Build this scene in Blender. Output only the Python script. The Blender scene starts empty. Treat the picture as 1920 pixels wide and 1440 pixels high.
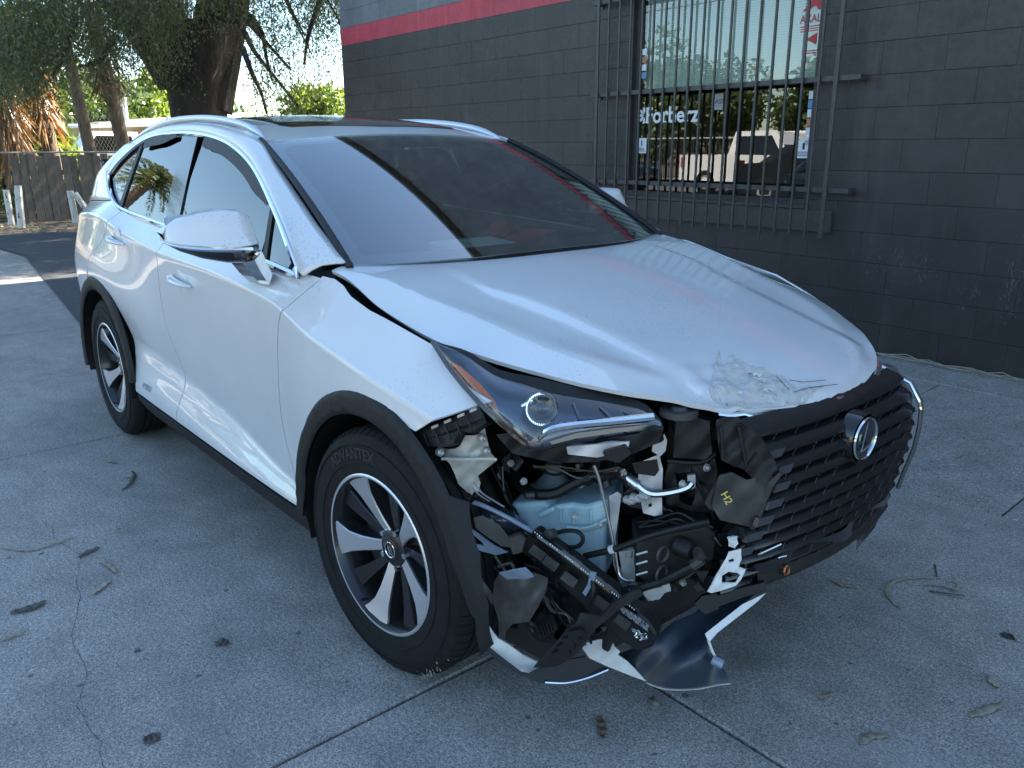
import bpy, math, random
import numpy as np
from mathutils import Vector, Matrix, Euler, noise as mnoise
from mathutils.geometry import delaunay_2d_cdt

SC = bpy.context.scene
COL = SC.collection
R = math.radians

# ------------------------------------------------------------------ camera
CAM = Vector((1.8324, -1.9267, 1.4668))
FW = Vector((-0.73586, 0.61623, -0.28066)); RT = Vector((0.64301, 0.76585, -0.00436)); UP = Vector((-0.21226, 0.18367, 0.95980))
cd = bpy.data.cameras.new('camera'); cam = bpy.data.objects.new('camera', cd); COL.objects.link(cam)
cd.sensor_width = 36.0; cd.lens = 36.0 * 1523.9 / 1920.0; cd.clip_start = 0.05; cd.clip_end = 900.0
cam.matrix_world = Matrix(((RT.x, UP.x, -FW.x, CAM.x), (RT.y, UP.y, -FW.y, CAM.y), (RT.z, UP.z, -FW.z, CAM.z), (0, 0, 0, 1)))
SC.camera = cam
# ------------------------------------------------------------------ sky, sun, exposure
SUN_DIR = Vector((0.06, 0.72, 0.68)).normalized()
SUN_EL = math.asin(SUN_DIR.z); SUN_AZ = math.atan2(SUN_DIR.x, SUN_DIR.y)
wd = bpy.data.worlds.new('World'); SC.world = wd; wd.use_nodes = True
nt = wd.node_tree; bg = nt.nodes['Background']
sky = nt.nodes.new('ShaderNodeTexSky'); sky.sky_type = 'NISHITA'; sky.sun_disc = False
sky.sun_elevation = SUN_EL; sky.sun_rotation = SUN_AZ; sky.air_density = 1.0; sky.dust_density = 0.4; sky.ozone_density = 1.2
tn = nt.nodes.new('ShaderNodeMixRGB'); tn.blend_type = 'MULTIPLY'; tn.inputs[0].default_value = 1.0; tn.inputs[2].default_value = (.90, .97, .95, 1)
nt.links.new(sky.outputs[0], tn.inputs[1]); nt.links.new(tn.outputs[0], bg.inputs[0]); bg.inputs[1].default_value = 0.085
sl = bpy.data.lights.new('sun', 'SUN'); sl.energy = 5.0; sl.angle = R(0.53); sl.color = (1.0, 0.93, 0.82)
so = bpy.data.objects.new('sun', sl); COL.objects.link(so)
so.rotation_euler = SUN_DIR.to_track_quat('Z', 'Y').to_euler(); so.location = (0, 0, 40)
vs = SC.view_settings
vs.view_transform = 'Standard'; vs.look = 'None'; vs.exposure = 2.52; vs.gamma = 1.0; vs.use_curve_mapping = False
SC.cycles.use_denoising = True
SC.cycles.max_bounces = 10; SC.cycles.transparent_max_bounces = 24

# ------------------------------------------------------------------ helpers
def at(u, v, ax, val):
    """a point seen at photo pixel (u,v), at its real distance: on the plane ax = val"""
    d = FW + RT * ((u - 960) / 1523.9) + UP * ((720 - v) / 1523.9)
    i = 'xyz'.index(ax); t = (val - CAM[i]) / d[i]
    return CAM + d * t
def atp(u, v, n, p0):
    d = FW + RT * ((u - 960) / 1523.9) + UP * ((720 - v) / 1523.9)
    n = Vector(n); t = (Vector(p0) - CAM).dot(n) / d.dot(n)
    return CAM + d * t

def link(o, parent=None):
    COL.objects.link(o)
    if parent is not None: o.parent = parent
    return o
def empty(name, loc=(0, 0, 0), parent=None, rz=0.0):
    o = bpy.data.objects.new(name, None); o.location = loc; o.rotation_euler = (0, 0, rz); o.empty_display_size = .1
    return link(o, parent)
def tag(o, label=None, cat=None, group=None, kind=None):
    if label: o['label'] = label
    if cat: o['category'] = cat
    if group: o['group'] = group
    if kind: o['kind'] = kind
    return o
def copy_tree(o, parent=None):
    c = o.copy(); link(c, parent)
    c.parent = parent
    for ch in list(o.children): copy_tree(ch, c)
    return c

class MB:
    def __init__(s): s.v = []; s.f = []; s.n = None
    def add(s, v, f):
        b = len(s.v); s.v += [tuple(p) for p in v]; s.f += [tuple(i + b for i in q) for q in f]; return s
    def box(s, c, d, m=None, bev=0.0):
        x, y, z = d[0] / 2, d[1] / 2, d[2] / 2
        if bev <= 0:
            v = [Vector((i * x, j * y, k * z)) for k in (-1, 1) for j in (-1, 1) for i in (-1, 1)]
            f = [(0, 2, 3, 1), (4, 5, 7, 6), (0, 1, 5, 4), (2, 6, 7, 3), (0, 4, 6, 2), (1, 3, 7, 5)]
        else:
            v = []; b = bev
            for k in (-1, 1):
                for j in (-1, 1):
                    for i in (-1, 1):
                        v += [Vector((i * x, j * (y - b), k * (z - b))), Vector((i * (x - b), j * y, k * (z - b))), Vector((i * (x - b), j * (y - b), k * z))]
            I = lambda i, j, k, a: ((k > 0) * 4 + (j > 0) * 2 + (i > 0)) * 3 + a
            f = []
            for sgn in (-1, 1):
                q = [I(sgn, -1, -1, 0), I(sgn, 1, -1, 0), I(sgn, 1, 1, 0), I(sgn, -1, 1, 0)]; f.append(q if sgn > 0 else q[::-1])
                q = [I(-1, sgn, -1, 1), I(-1, sgn, 1, 1), I(1, sgn, 1, 1), I(1, sgn, -1, 1)]; f.append(q if sgn > 0 else q[::-1])
                q = [I(-1, -1, sgn, 2), I(1, -1, sgn, 2), I(1, 1, sgn, 2), I(-1, 1, sgn, 2)]; f.append(q if sgn > 0 else q[::-1])
            for j in (-1, 1):
                for k in (-1, 1):
                    q = [I(-1, j, k, 1), I(1, j, k, 1), I(1, j, k, 2), I(-1, j, k, 2)]; f.append(q if j * k > 0 else q[::-1])
                    q = [I(j, -1, k, 0), I(j, -1, k, 2), I(j, 1, k, 2), I(j, 1, k, 0)]; f.append(q if j * k < 0 else q[::-1])
                    q = [I(j, k, -1, 0), I(j, k, -1, 1), I(j, k, 1, 1), I(j, k, 1, 0)]; f.append(q if j * k > 0 else q[::-1])
            for i in (-1, 1):
                for j in (-1, 1):
                    for k in (-1, 1):
                        q = [I(i, j, k, 0), I(i, j, k, 1), I(i, j, k, 2)]; f.append(q if i * j * k > 0 else q[::-1])
        c = Vector(c)
        return s.add([(m @ p if m else p) + c for p in v], f)
    def tube(s, pts, r, n=8, cap=True, flat=1.0):
        pts = [Vector(p) for p in pts]; N = len(pts)
        rr = r if hasattr(r, '__len__') else [r] * N
        v = []; f = []; prev = None
        for i, p in enumerate(pts):
            t = (pts[min(i + 1, N - 1)] - pts[max(i - 1, 0)])
            if t.length < 1e-9: t = Vector((0, 0, 1))
            t.normalize()
            if prev is None:
                a = Vector((0, 0, 1)) if abs(t.z) < .9 else Vector((1, 0, 0))
                u = t.cross(a).normalized()
            else:
                u = (prev - t * prev.dot(t)); u = u.normalized() if u.length > 1e-6 else t.orthogonal().normalized()
            prev = u; w = t.cross(u)
            for k in range(n):
                a = 2 * math.pi * k / n
                v.append(p + (u * math.cos(a) + w * math.sin(a) * flat) * rr[i])
        for i in range(N - 1):
            for k in range(n):
                a = i * n + k; b = i * n + (k + 1) % n
                f.append((a, b, b + n, a + n))
        if cap:
            f.append(tuple(range(n - 1, -1, -1))); f.append(tuple((N - 1) * n + k for k in range(n)))
        return s.add(v, f)
    def lathe(s, prof, n=48, axis='y', c=(0, 0, 0), close=False, a0=0.0, a1=2 * math.pi):
        """prof: (along axis, radius)"""
        full = abs(a1 - a0) > 6.28; M = n if full else n + 1
        v = []; f = []; P = len(prof); c = Vector(c)
        for k in range(M):
            a = a0 + (a1 - a0) * k / n; ca, sa = math.cos(a), math.sin(a)
            for (h, r) in prof:
                q = Vector((r * ca, h, r * sa)) if axis == 'y' else (Vector((r * ca, r * sa, h)) if axis == 'z' else Vector((h, r * ca, r * sa)))
                v.append(q + c)
        for k in range(n):
            k2 = (k + 1) % M
            for j in range(P - 1 if not close else P):
                j2 = (j + 1) % P
                f.append((k * P + j, k * P + j2, k2 * P + j2, k2 * P + j))
        return s.add(v, f)
    def sheet(s, pts, th, nrm=None):
        """flat or bent polygon with thickness"""
        pts = [Vector(p) for p in pts]; n = len(pts)
        if nrm is None:
            nrm = Vector((0, 0, 0)); c = sum(pts, Vector()) / n
            for i in range(n): nrm += (pts[i] - c).cross(pts[(i + 1) % n] - c)
        nrm = Vector(nrm).normalized() * th
        v = pts + [p - nrm for p in pts]
        f = [tuple(range(n)), tuple(range(2 * n - 1, n - 1, -1))]
        for i in range(n):
            j = (i + 1) % n; f.append((i, i + n, j + n, j))
        return s.add(v, f)
    def grid(s, rows, closed=False):
        m = len(rows[0]); v = [p for r in rows for p in r]; f = []
        for i in range(len(rows) - 1):
            for j in range(m if closed else m - 1):
                j2 = (j + 1) % m
                f.append((i * m + j, i * m + j2, (i + 1) * m + j2, (i + 1) * m + j))
        return s.add(v, f)
    def obj(s, name, mat, parent=None, smooth=True, ang=35.0):
        me = bpy.data.meshes.new(name); me.from_pydata([tuple(p) for p in s.v], [], s.f); me.update()
        fin(me, smooth, ang)
        if mat: me.materials.append(mat)
        return link(bpy.data.objects.new(name, me), parent)
def fin(me, smooth=True, ang=35.0):
    if smooth:
        me.polygons.foreach_set('use_smooth', [True] * len(me.polygons))
        if ang < 180: me.set_sharp_from_angle(angle=R(ang))
def arr_obj(name, V, F, mat, parent=None, smooth=False):
    """fast mesh from numpy arrays of equal-size faces"""
    me = bpy.data.meshes.new(name); nV, nF, k = len(V), len(F), F.shape[1]
    me.vertices.add(nV); me.vertices.foreach_set('co', np.asarray(V, np.float32).ravel())
    me.loops.add(nF * k); me.loops.foreach_set('vertex_index', np.asarray(F, np.int32).ravel())
    me.polygons.add(nF); me.polygons.foreach_set('loop_start', np.arange(nF, dtype=np.int32) * k)
    me.update(calc_edges=True)
    if smooth: me.polygons.foreach_set('use_smooth', [True] * nF)
    me.materials.append(mat)
    return link(bpy.data.objects.new(name, me), parent)
def text_geo(txt, size, bold=0.0, shear=0.0, res=3):
    """outline of lettering in the xy plane as (verts, faces)"""
    cu = bpy.data.curves.new('t', 'FONT'); cu.body = txt; cu.size = size; cu.offset = bold; cu.shear = shear; cu.resolution_u = res
    o = bpy.data.objects.new('t', cu); COL.objects.link(o)
    dg = bpy.context.evaluated_depsgraph_get(); me = o.evaluated_get(dg).to_mesh()
    v = [tuple(q.co) for q in me.vertices]; f = [tuple(p.vertices) for p in me.polygons]
    o.evaluated_get(dg).to_mesh_clear(); bpy.data.objects.remove(o); bpy.data.curves.remove(cu)
    return v, f

# ---- monotone cubic interpolation
def _slopes(h, d):
    n = len(d) + 1; m = np.zeros((n,) + d.shape[1:])
    hb = h.reshape((-1,) + (1,) * (d.ndim - 1)) if h.ndim == 1 else h
    w1 = 2 * hb[1:] + hb[:-1]; w2 = hb[1:] + 2 * hb[:-1]
    ok = d[:-1] * d[1:] > 0
    with np.errstate(divide='ignore', invalid='ignore'):
        mm = (w1 + w2) / (w1 / d[:-1] + w2 / d[1:])
    m[1:-1] = np.where(ok, mm, 0.0); m[0] = d[0]; m[-1] = d[-1]
    return m
class Pchip:
    def __init__(s, x, y):
        o = np.argsort(x); s.x = np.asarray(x, float)[o]; s.y = np.asarray(y, float)[o]
        s.h = np.diff(s.x); s.d = np.diff(s.y) / s.h; s.m = _slopes(s.h, s.d)
    def __call__(s, q):
        q = np.asarray(q, float); i = np.clip(np.searchsorted(s.x, q) - 1, 0, len(s.h) - 1)
        qq = np.clip(q, s.x[0], s.x[-1]); t = (qq - s.x[i]) / s.h[i]; h = s.h[i]
        return (2*t**3 - 3*t**2 + 1) * s.y[i] + (t**3 - 2*t**2 + t) * h * s.m[i] + (-2*t**3 + 3*t**2) * s.y[i+1] + (t**3 - t**2) * h * s.m[i+1]
def colpchip(Z, W, q):
    """per column monotone cubic; Z, W shape (rows, N) with Z increasing, q shape (N,)"""
    h = np.diff(Z, axis=0); d = np.diff(W, axis=0) / h; m = _slopes(h, d)
    N = q.shape[0]; k = np.clip((q[None] >= Z).sum(0) - 1, 0, Z.shape[0] - 2); j = np.arange(N)
    qq = np.clip(q, Z[0], Z[-1]); hh = h[k, j]; t = (qq - Z[k, j]) / hh
    return (2*t**3 - 3*t**2 + 1) * W[k, j] + (t**3 - 2*t**2 + t) * hh * m[k, j] + (-2*t**3 + 3*t**2) * W[k+1, j] + (t**3 - t**2) * hh * m[k+1, j]

def inside(P, poly):
    poly = np.asarray(poly); x, y = P[:, 0], P[:, 1]; c = np.zeros(len(P), bool)
    x0, y0 = poly[:, 0], poly[:, 1]; x1, y1 = np.roll(x0, -1), np.roll(y0, -1)
    for a, b, p, q in zip(x0, y0, x1, y1):
        if b == q: continue
        hit = ((b > y) != (q > y)) & (x < (p - a) * (y - b) / (q - b) + a); c ^= hit
    return c
def densify(poly, r, closed=True):
    out = []; n = len(poly)
    for i in range(n if closed else n - 1):
        a = np.array(poly[i], float); b = np.array(poly[(i + 1) % n], float); k = max(1, int(np.ceil(np.linalg.norm(b - a) / r)))
        for j in range(k): out.append(a + (b - a) * j / k)
    if not closed: out.append(np.array(poly[-1], float))
    return np.array(out)
def smooth_poly(pts, per=8, closed=False):
    """Catmull-Rom through 2D/3D points"""
    P = [np.array(p, float) for p in pts]; n = len(P); out = []
    for i in range(n if closed else n - 1):
        p0 = P[(i - 1) % n] if (closed or i > 0) else 2 * P[0] - P[1]
        p1 = P[i]; p2 = P[(i + 1) % n]
        p3 = P[(i + 2) % n] if (closed or i + 2 < n) else 2 * P[-1] - P[-2]
        for k in range(per):
            t = k / per
            out.append(.5 * ((2*p1) + (-p0 + p2)*t + (2*p0 - 5*p1 + 4*p2 - p3)*t*t + (-p0 + 3*p1 - 3*p2 + p3)*t**3))
    if not closed: out.append(P[-1])
    return out
def tri2d(poly, res, holes=(), lines=()):
    B = densify(poly, res); loops = [B] + [densify(h, res) for h in holes]
    V = []; E = []
    for L in loops:
        b = len(V); n = len(L); V += [tuple(p) for p in L]; E += [(b + i, b + (i + 1) % n) for i in range(n)]
    lo, hi = B.min(0), B.max(0)
    gx, gy = np.meshgrid(np.arange(lo[0] + res / 2, hi[0], res), np.arange(lo[1] + res / 2, hi[1], res))
    gx = gx + (np.arange(gx.shape[0]) % 2)[:, None] * res * .5
    G = np.stack([gx.ravel(), gy.ravel()], 1)
    ok = inside(G, B)
    for h in loops[1:]: ok &= ~inside(G, h)
    G = G[ok]; A = np.array(V)
    if len(G):
        dm = np.min(np.linalg.norm(G[:, None] - A[None], axis=2), axis=1) if len(G) * len(A) < 6e6 else np.ones(len(G))
        G = G[dm > res * .45]
    for Ln in lines:   # crease lines become mesh edges
        Ln = np.asarray(Ln); okl = inside(Ln, B)
        if len(A): okl &= np.min(np.linalg.norm(Ln[:, None] - A[None], axis=2), axis=1) > res * .12
        if len(G): G = G[np.min(np.linalg.norm(G[:, None] - Ln[None], axis=2), axis=1) > res * .5]
        b = len(V); idx = {}
        for i in np.nonzero(okl)[0]: idx[i] = len(V); V.append(tuple(Ln[i]))
        E += [(idx[i], idx[i + 1]) for i in idx if i + 1 in idx]
    V += [tuple(p) for p in G]
    vv, ee, ff, *_ = delaunay_2d_cdt([Vector((float(a), float(b))) for a, b in V], E, [], 0, 1e-6)
    VV = np.array([(p.x, p.y) for p in vv]); FF = np.array([f for f in ff if len(f) == 3])
    C = VV[FF].mean(1); ok = inside(C, B)
    for h in loops[1:]: ok &= ~inside(C, h)
    return VV, FF[ok]
def panel(name, poly, F, mat, parent, res=.03, th=.004, holes=(), flip=False, eps=1e-3, lines=()):
    """polygon in surface parameters -> curved sheet with thickness, rims and true surface normals"""
    V, T = tri2d(poly, res, holes, lines)
    P = F(V[:, 0], V[:, 1])
    du = F(V[:, 0] + eps, V[:, 1]) - F(V[:, 0] - eps, V[:, 1]); dv = F(V[:, 0], V[:, 1] + eps) - F(V[:, 0], V[:, 1] - eps)
    N = np.cross(du, dv); N /= np.linalg.norm(N, axis=1)[:, None] + 1e-12
    if flip: N = -N
    a = P[T[:, 0]]; g = np.cross(P[T[:, 1]] - a, P[T[:, 2]] - a)
    bad = (g * N[T[:, 0]]).sum(1) < 0; T = T.copy(); T[bad] = T[bad][:, ::-1]
    n = len(P); Q = P - N * th
    ed = {}
    for t in T:
        for i in range(3):
            e = (t[i], t[(i + 1) % 3]); ed[e] = 1
    rim = [e for e in ed if (e[1], e[0]) not in ed]
    verts = np.concatenate([P, Q]); nors = np.concatenate([N, -N]); faces = [tuple(t) for t in T] + [tuple(t[::-1] + n) for t in T]
    rv = []; rn = []; b = 2 * n
    for i, j in rim:
        e = P[j] - P[i]; o = np.cross(e, N[i] + N[j]); o /= np.linalg.norm(o) + 1e-12
        rv += [P[i], P[j], Q[j], Q[i]]; rn += [o] * 4; faces.append((b + 3, b + 2, b + 1, b)); b += 4
    if rv: verts = np.concatenate([verts, rv]); nors = np.concatenate([nors, rn])
    me = bpy.data.meshes.new(name); me.from_pydata(verts.tolist(), [], faces); me.update()
    me.polygons.foreach_set('use_smooth', [True] * len(me.polygons))
    me.normals_split_custom_set_from_vertices(nors.tolist())
    if mat: me.materials.append(mat)
    return link(bpy.data.objects.new(name, me), parent)

# ------------------------------------------------------------------ materials
def mat(name, color=(.5, .5, .5), rough=.5, metal=0.0, **kw):
    m = bpy.data.materials.new(name); m.use_nodes = True; b = m.node_tree.nodes['Principled BSDF']
    b.inputs['Base Color'].default_value = (*color, 1); b.inputs['Roughness'].default_value = rough; b.inputs['Metallic'].default_value = metal
    for k, v in kw.items():
        k = {'coat': 'Coat Weight', 'coat_rough': 'Coat Roughness', 'spec': 'Specular IOR Level', 'ior': 'IOR', 'trans': 'Transmission Weight', 'alpha': 'Alpha', 'sub': 'Subsurface Weight', 'sheen': 'Sheen Weight'}.get(k, k)
        b.inputs[k].default_value = v
    return m
class NT:
    """small node-tree writer"""
    def __init__(s, m): s.t = m.node_tree; s.b = s.t.nodes.get('Principled BSDF')
    def n(s, typ, **kw):
        o = s.t.nodes.new('ShaderNode' + typ)
        for k, v in kw.items(): setattr(o, k, v)
        return o
    def l(s, a, b): s.t.links.new(a, b)
    def coord(s, which='Object', scale=(1, 1, 1), loc=(0, 0, 0), rot=(0, 0, 0)):
        c = s.n('TexCoord'); mp = s.n('Mapping'); mp.inputs['Scale'].default_value = scale; mp.inputs['Location'].default_value = loc; mp.inputs['Rotation'].default_value = rot
        s.l(c.outputs[which], mp.inputs[0]); return mp.outputs[0]
    def world(s, scale=(1, 1, 1)):
        g = s.n('NewGeometry'); mp = s.n('Mapping'); mp.inputs['Scale'].default_value = scale; s.l(g.outputs['Position'], mp.inputs[0]); return mp.outputs[0]
    def noise(s, vec, scale, detail=4, rough=.55, dist=0.0):
        o = s.n('TexNoise'); o.inputs['Scale'].default_value = scale; o.inputs['Detail'].default_value = detail; o.inputs['Roughness'].default_value = rough; o.inputs['Distortion'].default_value = dist
        if vec: s.l(vec, o.inputs['Vector'])
        return o.outputs[0]
    def vor(s, vec, scale, feature='F1', rnd=1.0):
        o = s.n('TexVoronoi'); o.feature = feature; o.inputs['Scale'].default_value = scale; o.inputs['Randomness'].default_value = rnd; s.l(vec, o.inputs['Vector']); return o.outputs[0]
    def ramp(s, fac, stops, interp='LINEAR'):
        o = s.n('ValToRGB'); cr = o.color_ramp; cr.interpolation = interp
        while len(cr.elements) < len(stops): cr.elements.new(.5)
        for e, (p, c) in zip(cr.elements, stops):
            e.position = p; e.color = (c, c, c, 1) if not hasattr(c, '__len__') else (*c, 1)
        s.l(fac, o.inputs[0]); return o.outputs[0]
    def mix(s, fac, a, b, mode='MIX'):
        o = s.n('MixRGB'); o.blend_type = mode
        for i, q in ((0, fac), (1, a), (2, b)):
            if isinstance(q, (int, float)): o.inputs[i].default_value = q if i == 0 else (q, q, q, 1)
            elif hasattr(q, '__len__'): o.inputs[i].default_value = (*q, 1)
            else: s.l(q, o.inputs[i])
        return o.outputs[0]
    def math(s, op, a, b=0.0):
        o = s.n('Math'); o.operation = op
        for i, q in ((0, a), (1, b)):
            if isinstance(q, (int, float)): o.inputs[i].default_value = q
            else: s.l(q, o.inputs[i])
        return o.outputs[0]
    def bump(s, h, strength=.3, dist=.01):
        o = s.n('Bump'); o.inputs['Strength'].default_value = strength; o.inputs['Distance'].default_value = dist; s.l(h, o.inputs['Height']); s.l(o.outputs[0], s.b.inputs['Normal']); return o
    def set(s, k, v): s.l(v, s.b.inputs[k])
# ---- surface materials
def m_concrete():
    m = mat('concrete', rough=.85); k = NT(m); w = k.world()
    big = k.noise(w, .9, 5, .6); mid = k.noise(w, 7, 5, .65); fine = k.noise(w, 170, 2, .7); grit = k.noise(w, 420, 1, .5)
    c = k.mix(k.ramp(big, [(.3, 0), (.72, 1)]), (.35, .325, .295), (.50, .465, .42))
    c = k.mix(.55, c, k.ramp(mid, [(.25, .10), (.75, .40)]), 'OVERLAY')
    c = k.mix(.72, c, k.ramp(fine, [(.30, .05), (.5, .5), (.70, .95)]), 'OVERLAY'); fg2 = k.noise(w, 75, 3, .7); c = k.mix(.5, c, k.ramp(fg2, [(.3, .15), (.7, .85)]), 'OVERLAY')
    c = k.mix(k.ramp(grit, [(.33, .75), (.43, 0)]), c, (.06, .058, .056))
    st = k.noise(w, 2.3, 3, .6, .5); c = k.mix(k.ramp(st, [(.60, 0), (.76, .40)]), c, (.10, .09, .08))
    tk_ = k.noise(k.world((.35, 2.2, 1)), 1.1, 4, .65, .4); c = k.mix(k.ramp(tk_, [(.56, 0), (.72, .35)]), c, (.13, .125, .12)); lt_ = k.noise(w, 1.3, 5, .7, .3); c = k.mix(k.ramp(lt_, [(.60, 0), (.75, .3)]), c, (.52, .50, .46))
    sp = k.vor(w, 1.7); sn = k.noise(w, 26, 2); c = k.mix(k.ramp(k.math('ADD', sp, k.math('MULTIPLY', sn, .04)), [(.058, .92), (.064, 0)]), c, (.02, .021, .026))
    sp2 = k.vor(w, 6.5); c = k.mix(k.ramp(k.math('ADD', sp2, k.math('MULTIPLY', sn, .08)), [(.085, .7), (.10, 0)]), c, (.045, .045, .05))
    k.set('Base Color', c); k.set('Roughness', k.ramp(mid, [(.3, .75), (.7, .92)]))
    k.bump(k.mix(.5, fine, grit), .35, .004); return m
def m_noise(name, c1, c2, scale, rough=.8, bump=.2, bscale=None, dist=.004, det=5, stretch=(1, 1, 1), coordw=True, **kw):
    m = mat(name, c1, rough, **kw); k = NT(m); w = k.world(stretch) if coordw else k.coord('Object', stretch)
    n = k.noise(w, scale, det, .62); k.set('Base Color', k.mix(k.ramp(n, [(.3, 0), (.7, 1)]), c1, c2))
    if bump: k.bump(k.noise(w, bscale or scale * 4, 4, .6), bump, dist)
    return m
def m_wallpaint(name, c):
    m = mat(name, c, .5); k = NT(m); w = k.world(); n = k.noise(w, 2.2, 5, .65); n2 = k.noise(w, 30, 4, .6)
    col = k.mix(k.ramp(n, [(.3, 0), (.75, 1)]), tuple(q * .70 for q in c), tuple(q * 1.30 for q in c))
    st = k.noise(k.world((9, 9, .7)), 1.3, 3, .6); col = k.mix(k.ramp(st, [(.55, 0), (.75, .5)]), col, tuple(min(1, q * 1.5 + .01) for q in c))
    info = k.n('ObjectInfo'); col = k.mix(.10, col, info.outputs['Random'], 'SOFT_LIGHT')
    k.set('Base Color', col); k.set('Roughness', k.ramp(n2, [(.3, .38), (.7, .62)])); k.bump(k.noise(w, 140, 4, .7), .35, .004); return m
CONCRETE = m_concrete()
ASPHALT = m_noise('asphalt', (.035, .036, .04), (.075, .075, .08), 14, .9, .4, 180, .006)
DIRT = m_noise('leaf_litter_dirt', (.10, .075, .05), (.21, .16, .105), 9, .95, .5, 60, .02)
JOINT = m_noise('joint_dirt', (.03, .026, .022), (.10, .08, .06), 40, .95, .3)
W_DARK = m_wallpaint('charcoal_wall_paint', (.034, .031, .0295)); W_RED = m_wallpaint('red_wall_paint', (.40, .035, .06)); W_GREY = m_wallpaint('grey_wall_paint', (.12, .13, .145))
MORTAR = mat('painted_joint', (.032, .0295, .028), .7)
METAL_DK = m_noise('charcoal_painted_steel', (.036, .034, .033), (.058, .055, .053), 22, .45, .15)
DECAL_W = mat('white_decal', (.78, .80, .82), .5); DECAL_R = mat('red_decal', (.45, .03, .04), .5); DECAL_K = mat('black_decal', (.02, .02, .022), .5); DECAL_B = mat('blue_decal', (.16, .32, .55), .5)
def m_glass(name, tint, ior=1.52, rough=0.0, refl=1.0):
    """thin pane: tinted see-through plus mirror reflection by angle"""
    m = bpy.data.materials.new(name); m.use_nodes = True; t = m.node_tree; t.nodes.clear()
    k = NT(m); tr = k.n('BsdfTransparent'); tr.inputs[0].default_value = (*tint, 1); gl = k.n('BsdfGlossy'); gl.inputs['Roughness'].default_value = rough
    gl.inputs[0].default_value = (refl, refl, refl, 1)
    fr = k.n('Fresnel'); fr.inputs[0].default_value = ior; mx = k.n('MixShader'); o = k.n('OutputMaterial')
    g_ = k.n('NewGeometry'); k.l(k.math('MULTIPLY', fr.outputs[0], k.math('SUBTRACT', 1.0, g_.outputs['Backfacing'])), mx.inputs[0]); k.l(tr.outputs[0], mx.inputs[1]); k.l(gl.outputs[0], mx.inputs[2]); k.l(mx.outputs[0], o.inputs[0]); return m
PANE = m_glass('window_glass', (.80, .85, .82), 1.9)

# ------------------------------------------------------------------ ground
def zg(y): return 0.0 if y < 1.58 else .077 * (y - 1.58) / 1.96
g = MB(); g.grid([[(-400, -400, -.05), (-400, 400, -.05)], [(400, -400, -.05), (400, 400, -.05)]])
tag(g.obj('ground', DIRT, smooth=False), kind='structure')
bed = MB(); bed.grid([[(x, y, zg(y) - .016) for y in (-6.9, 1.58, 3.9)] for x in (-8.6, 6.0)])
PAVE = tag(bed.obj('pavement', JOINT, smooth=False), kind='structure')
def slab(x0, x1, y0, y1, gap=.010):
    b = MB(); e = .006; x0 += gap / 2; x1 -= gap / 2; y0 += gap / 2; y1 -= gap / 2
    rows = []
    for (dx, dz) in ((0, -.03), (0, -e), (e, 0)):
        rows.append([(x0 + dx, y0 + dx, zg(y0) + dz), (x1 - dx, y0 + dx, zg(y0) + dz), (x1 - dx, y1 - dx, zg(y1) + dz), (x0 + dx, y1 - dx, zg(y1) + dz)])
    b.grid(rows, True); n = len(b.v); b.f.append((n - 4, n - 3, n - 2, n - 1))
    return b.obj('concrete_slab', CONCRETE, PAVE, smooth=False)
XJ = [-8.6, -5.80, -2.64, .175, 3.0, 6.0]
for i in range(5):
    slab(XJ[i], XJ[i + 1], -6.9, -3.55); slab(XJ[i], XJ[i + 1], -3.55, -.355)
    if i >= 1: slab(XJ[i], XJ[i + 1], -.355, 1.58)
for i in range(-5, 6): slab(-.14 + i * .92, -.14 + (i + 1) * .92, 1.58, 3.14, .008)
slab(-5.8, -1.6, 3.14, 3.6, .012); slab(-1.6, 2.2, 3.14, 3.6, .012); slab(2.2, 6., 3.14, 3.6, .012)
a = MB(); a.grid([[(-15.2, -.1, .006), (-15.2, 3.8, .006)], [(-11.5, .22, .004), (-11.5, 3.8, .004)], [(-5.81, -.36, .002), (-5.81, 3.8, .002)]])
tag(a.obj('asphalt_lot', ASPHALT, smooth=False), kind='structure')
a = MB(); a.grid([[(-15.2, -6.9, -.006), (-15.2, -.1, -.006)], [(-11.5, -6.9, -.006), (-11.5, .22, -.006)], [(-8.6, -6.9, -.006), (-8.6, 0.0, -.006)]])
a.grid([[(-8.6, -.36, -.006), (-8.6, 0., -.006)], [(-5.81, -.36, -.007), (-5.81, -.34, -.007)]])
tag(a.obj('concrete_drive', CONCRETE, smooth=False), kind='structure')
a = MB(); a.grid([[(-60, -16, -.02), (-60, -6.9, -.02)], [(60, -16, -.02), (60, -6.9, -.02)]])
tag(a.obj('street', m_noise('street_asphalt', (.10, .10, .10), (.17, .165, .16), 6, .9, .3, 150, .005), smooth=False), kind='structure')
a = MB(); a.box((0, -17.6, .03), (120, 3.2, .16)); tag(a.obj('far_pavement', m_noise('far_concrete', (.34, .32, .29), (.45, .42, .38), 3), smooth=False), kind='structure')
# leaf-litter verge under the fence: uneven
V = []; nx, ny = 40, 60
a = MB(); a.grid([[(-21 + 6.2 * i / nx, -6 + 12 * j / ny, (.005 + .05 * max(0, mnoise.noise((i * .35, j * .35, 1.0)) + .5)) * min(1, (nx - i) / 6)) for j in range(ny + 1)] for i in range(nx + 1)])
tag(a.obj('dirt_verge', DIRT), kind='structure')

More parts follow.
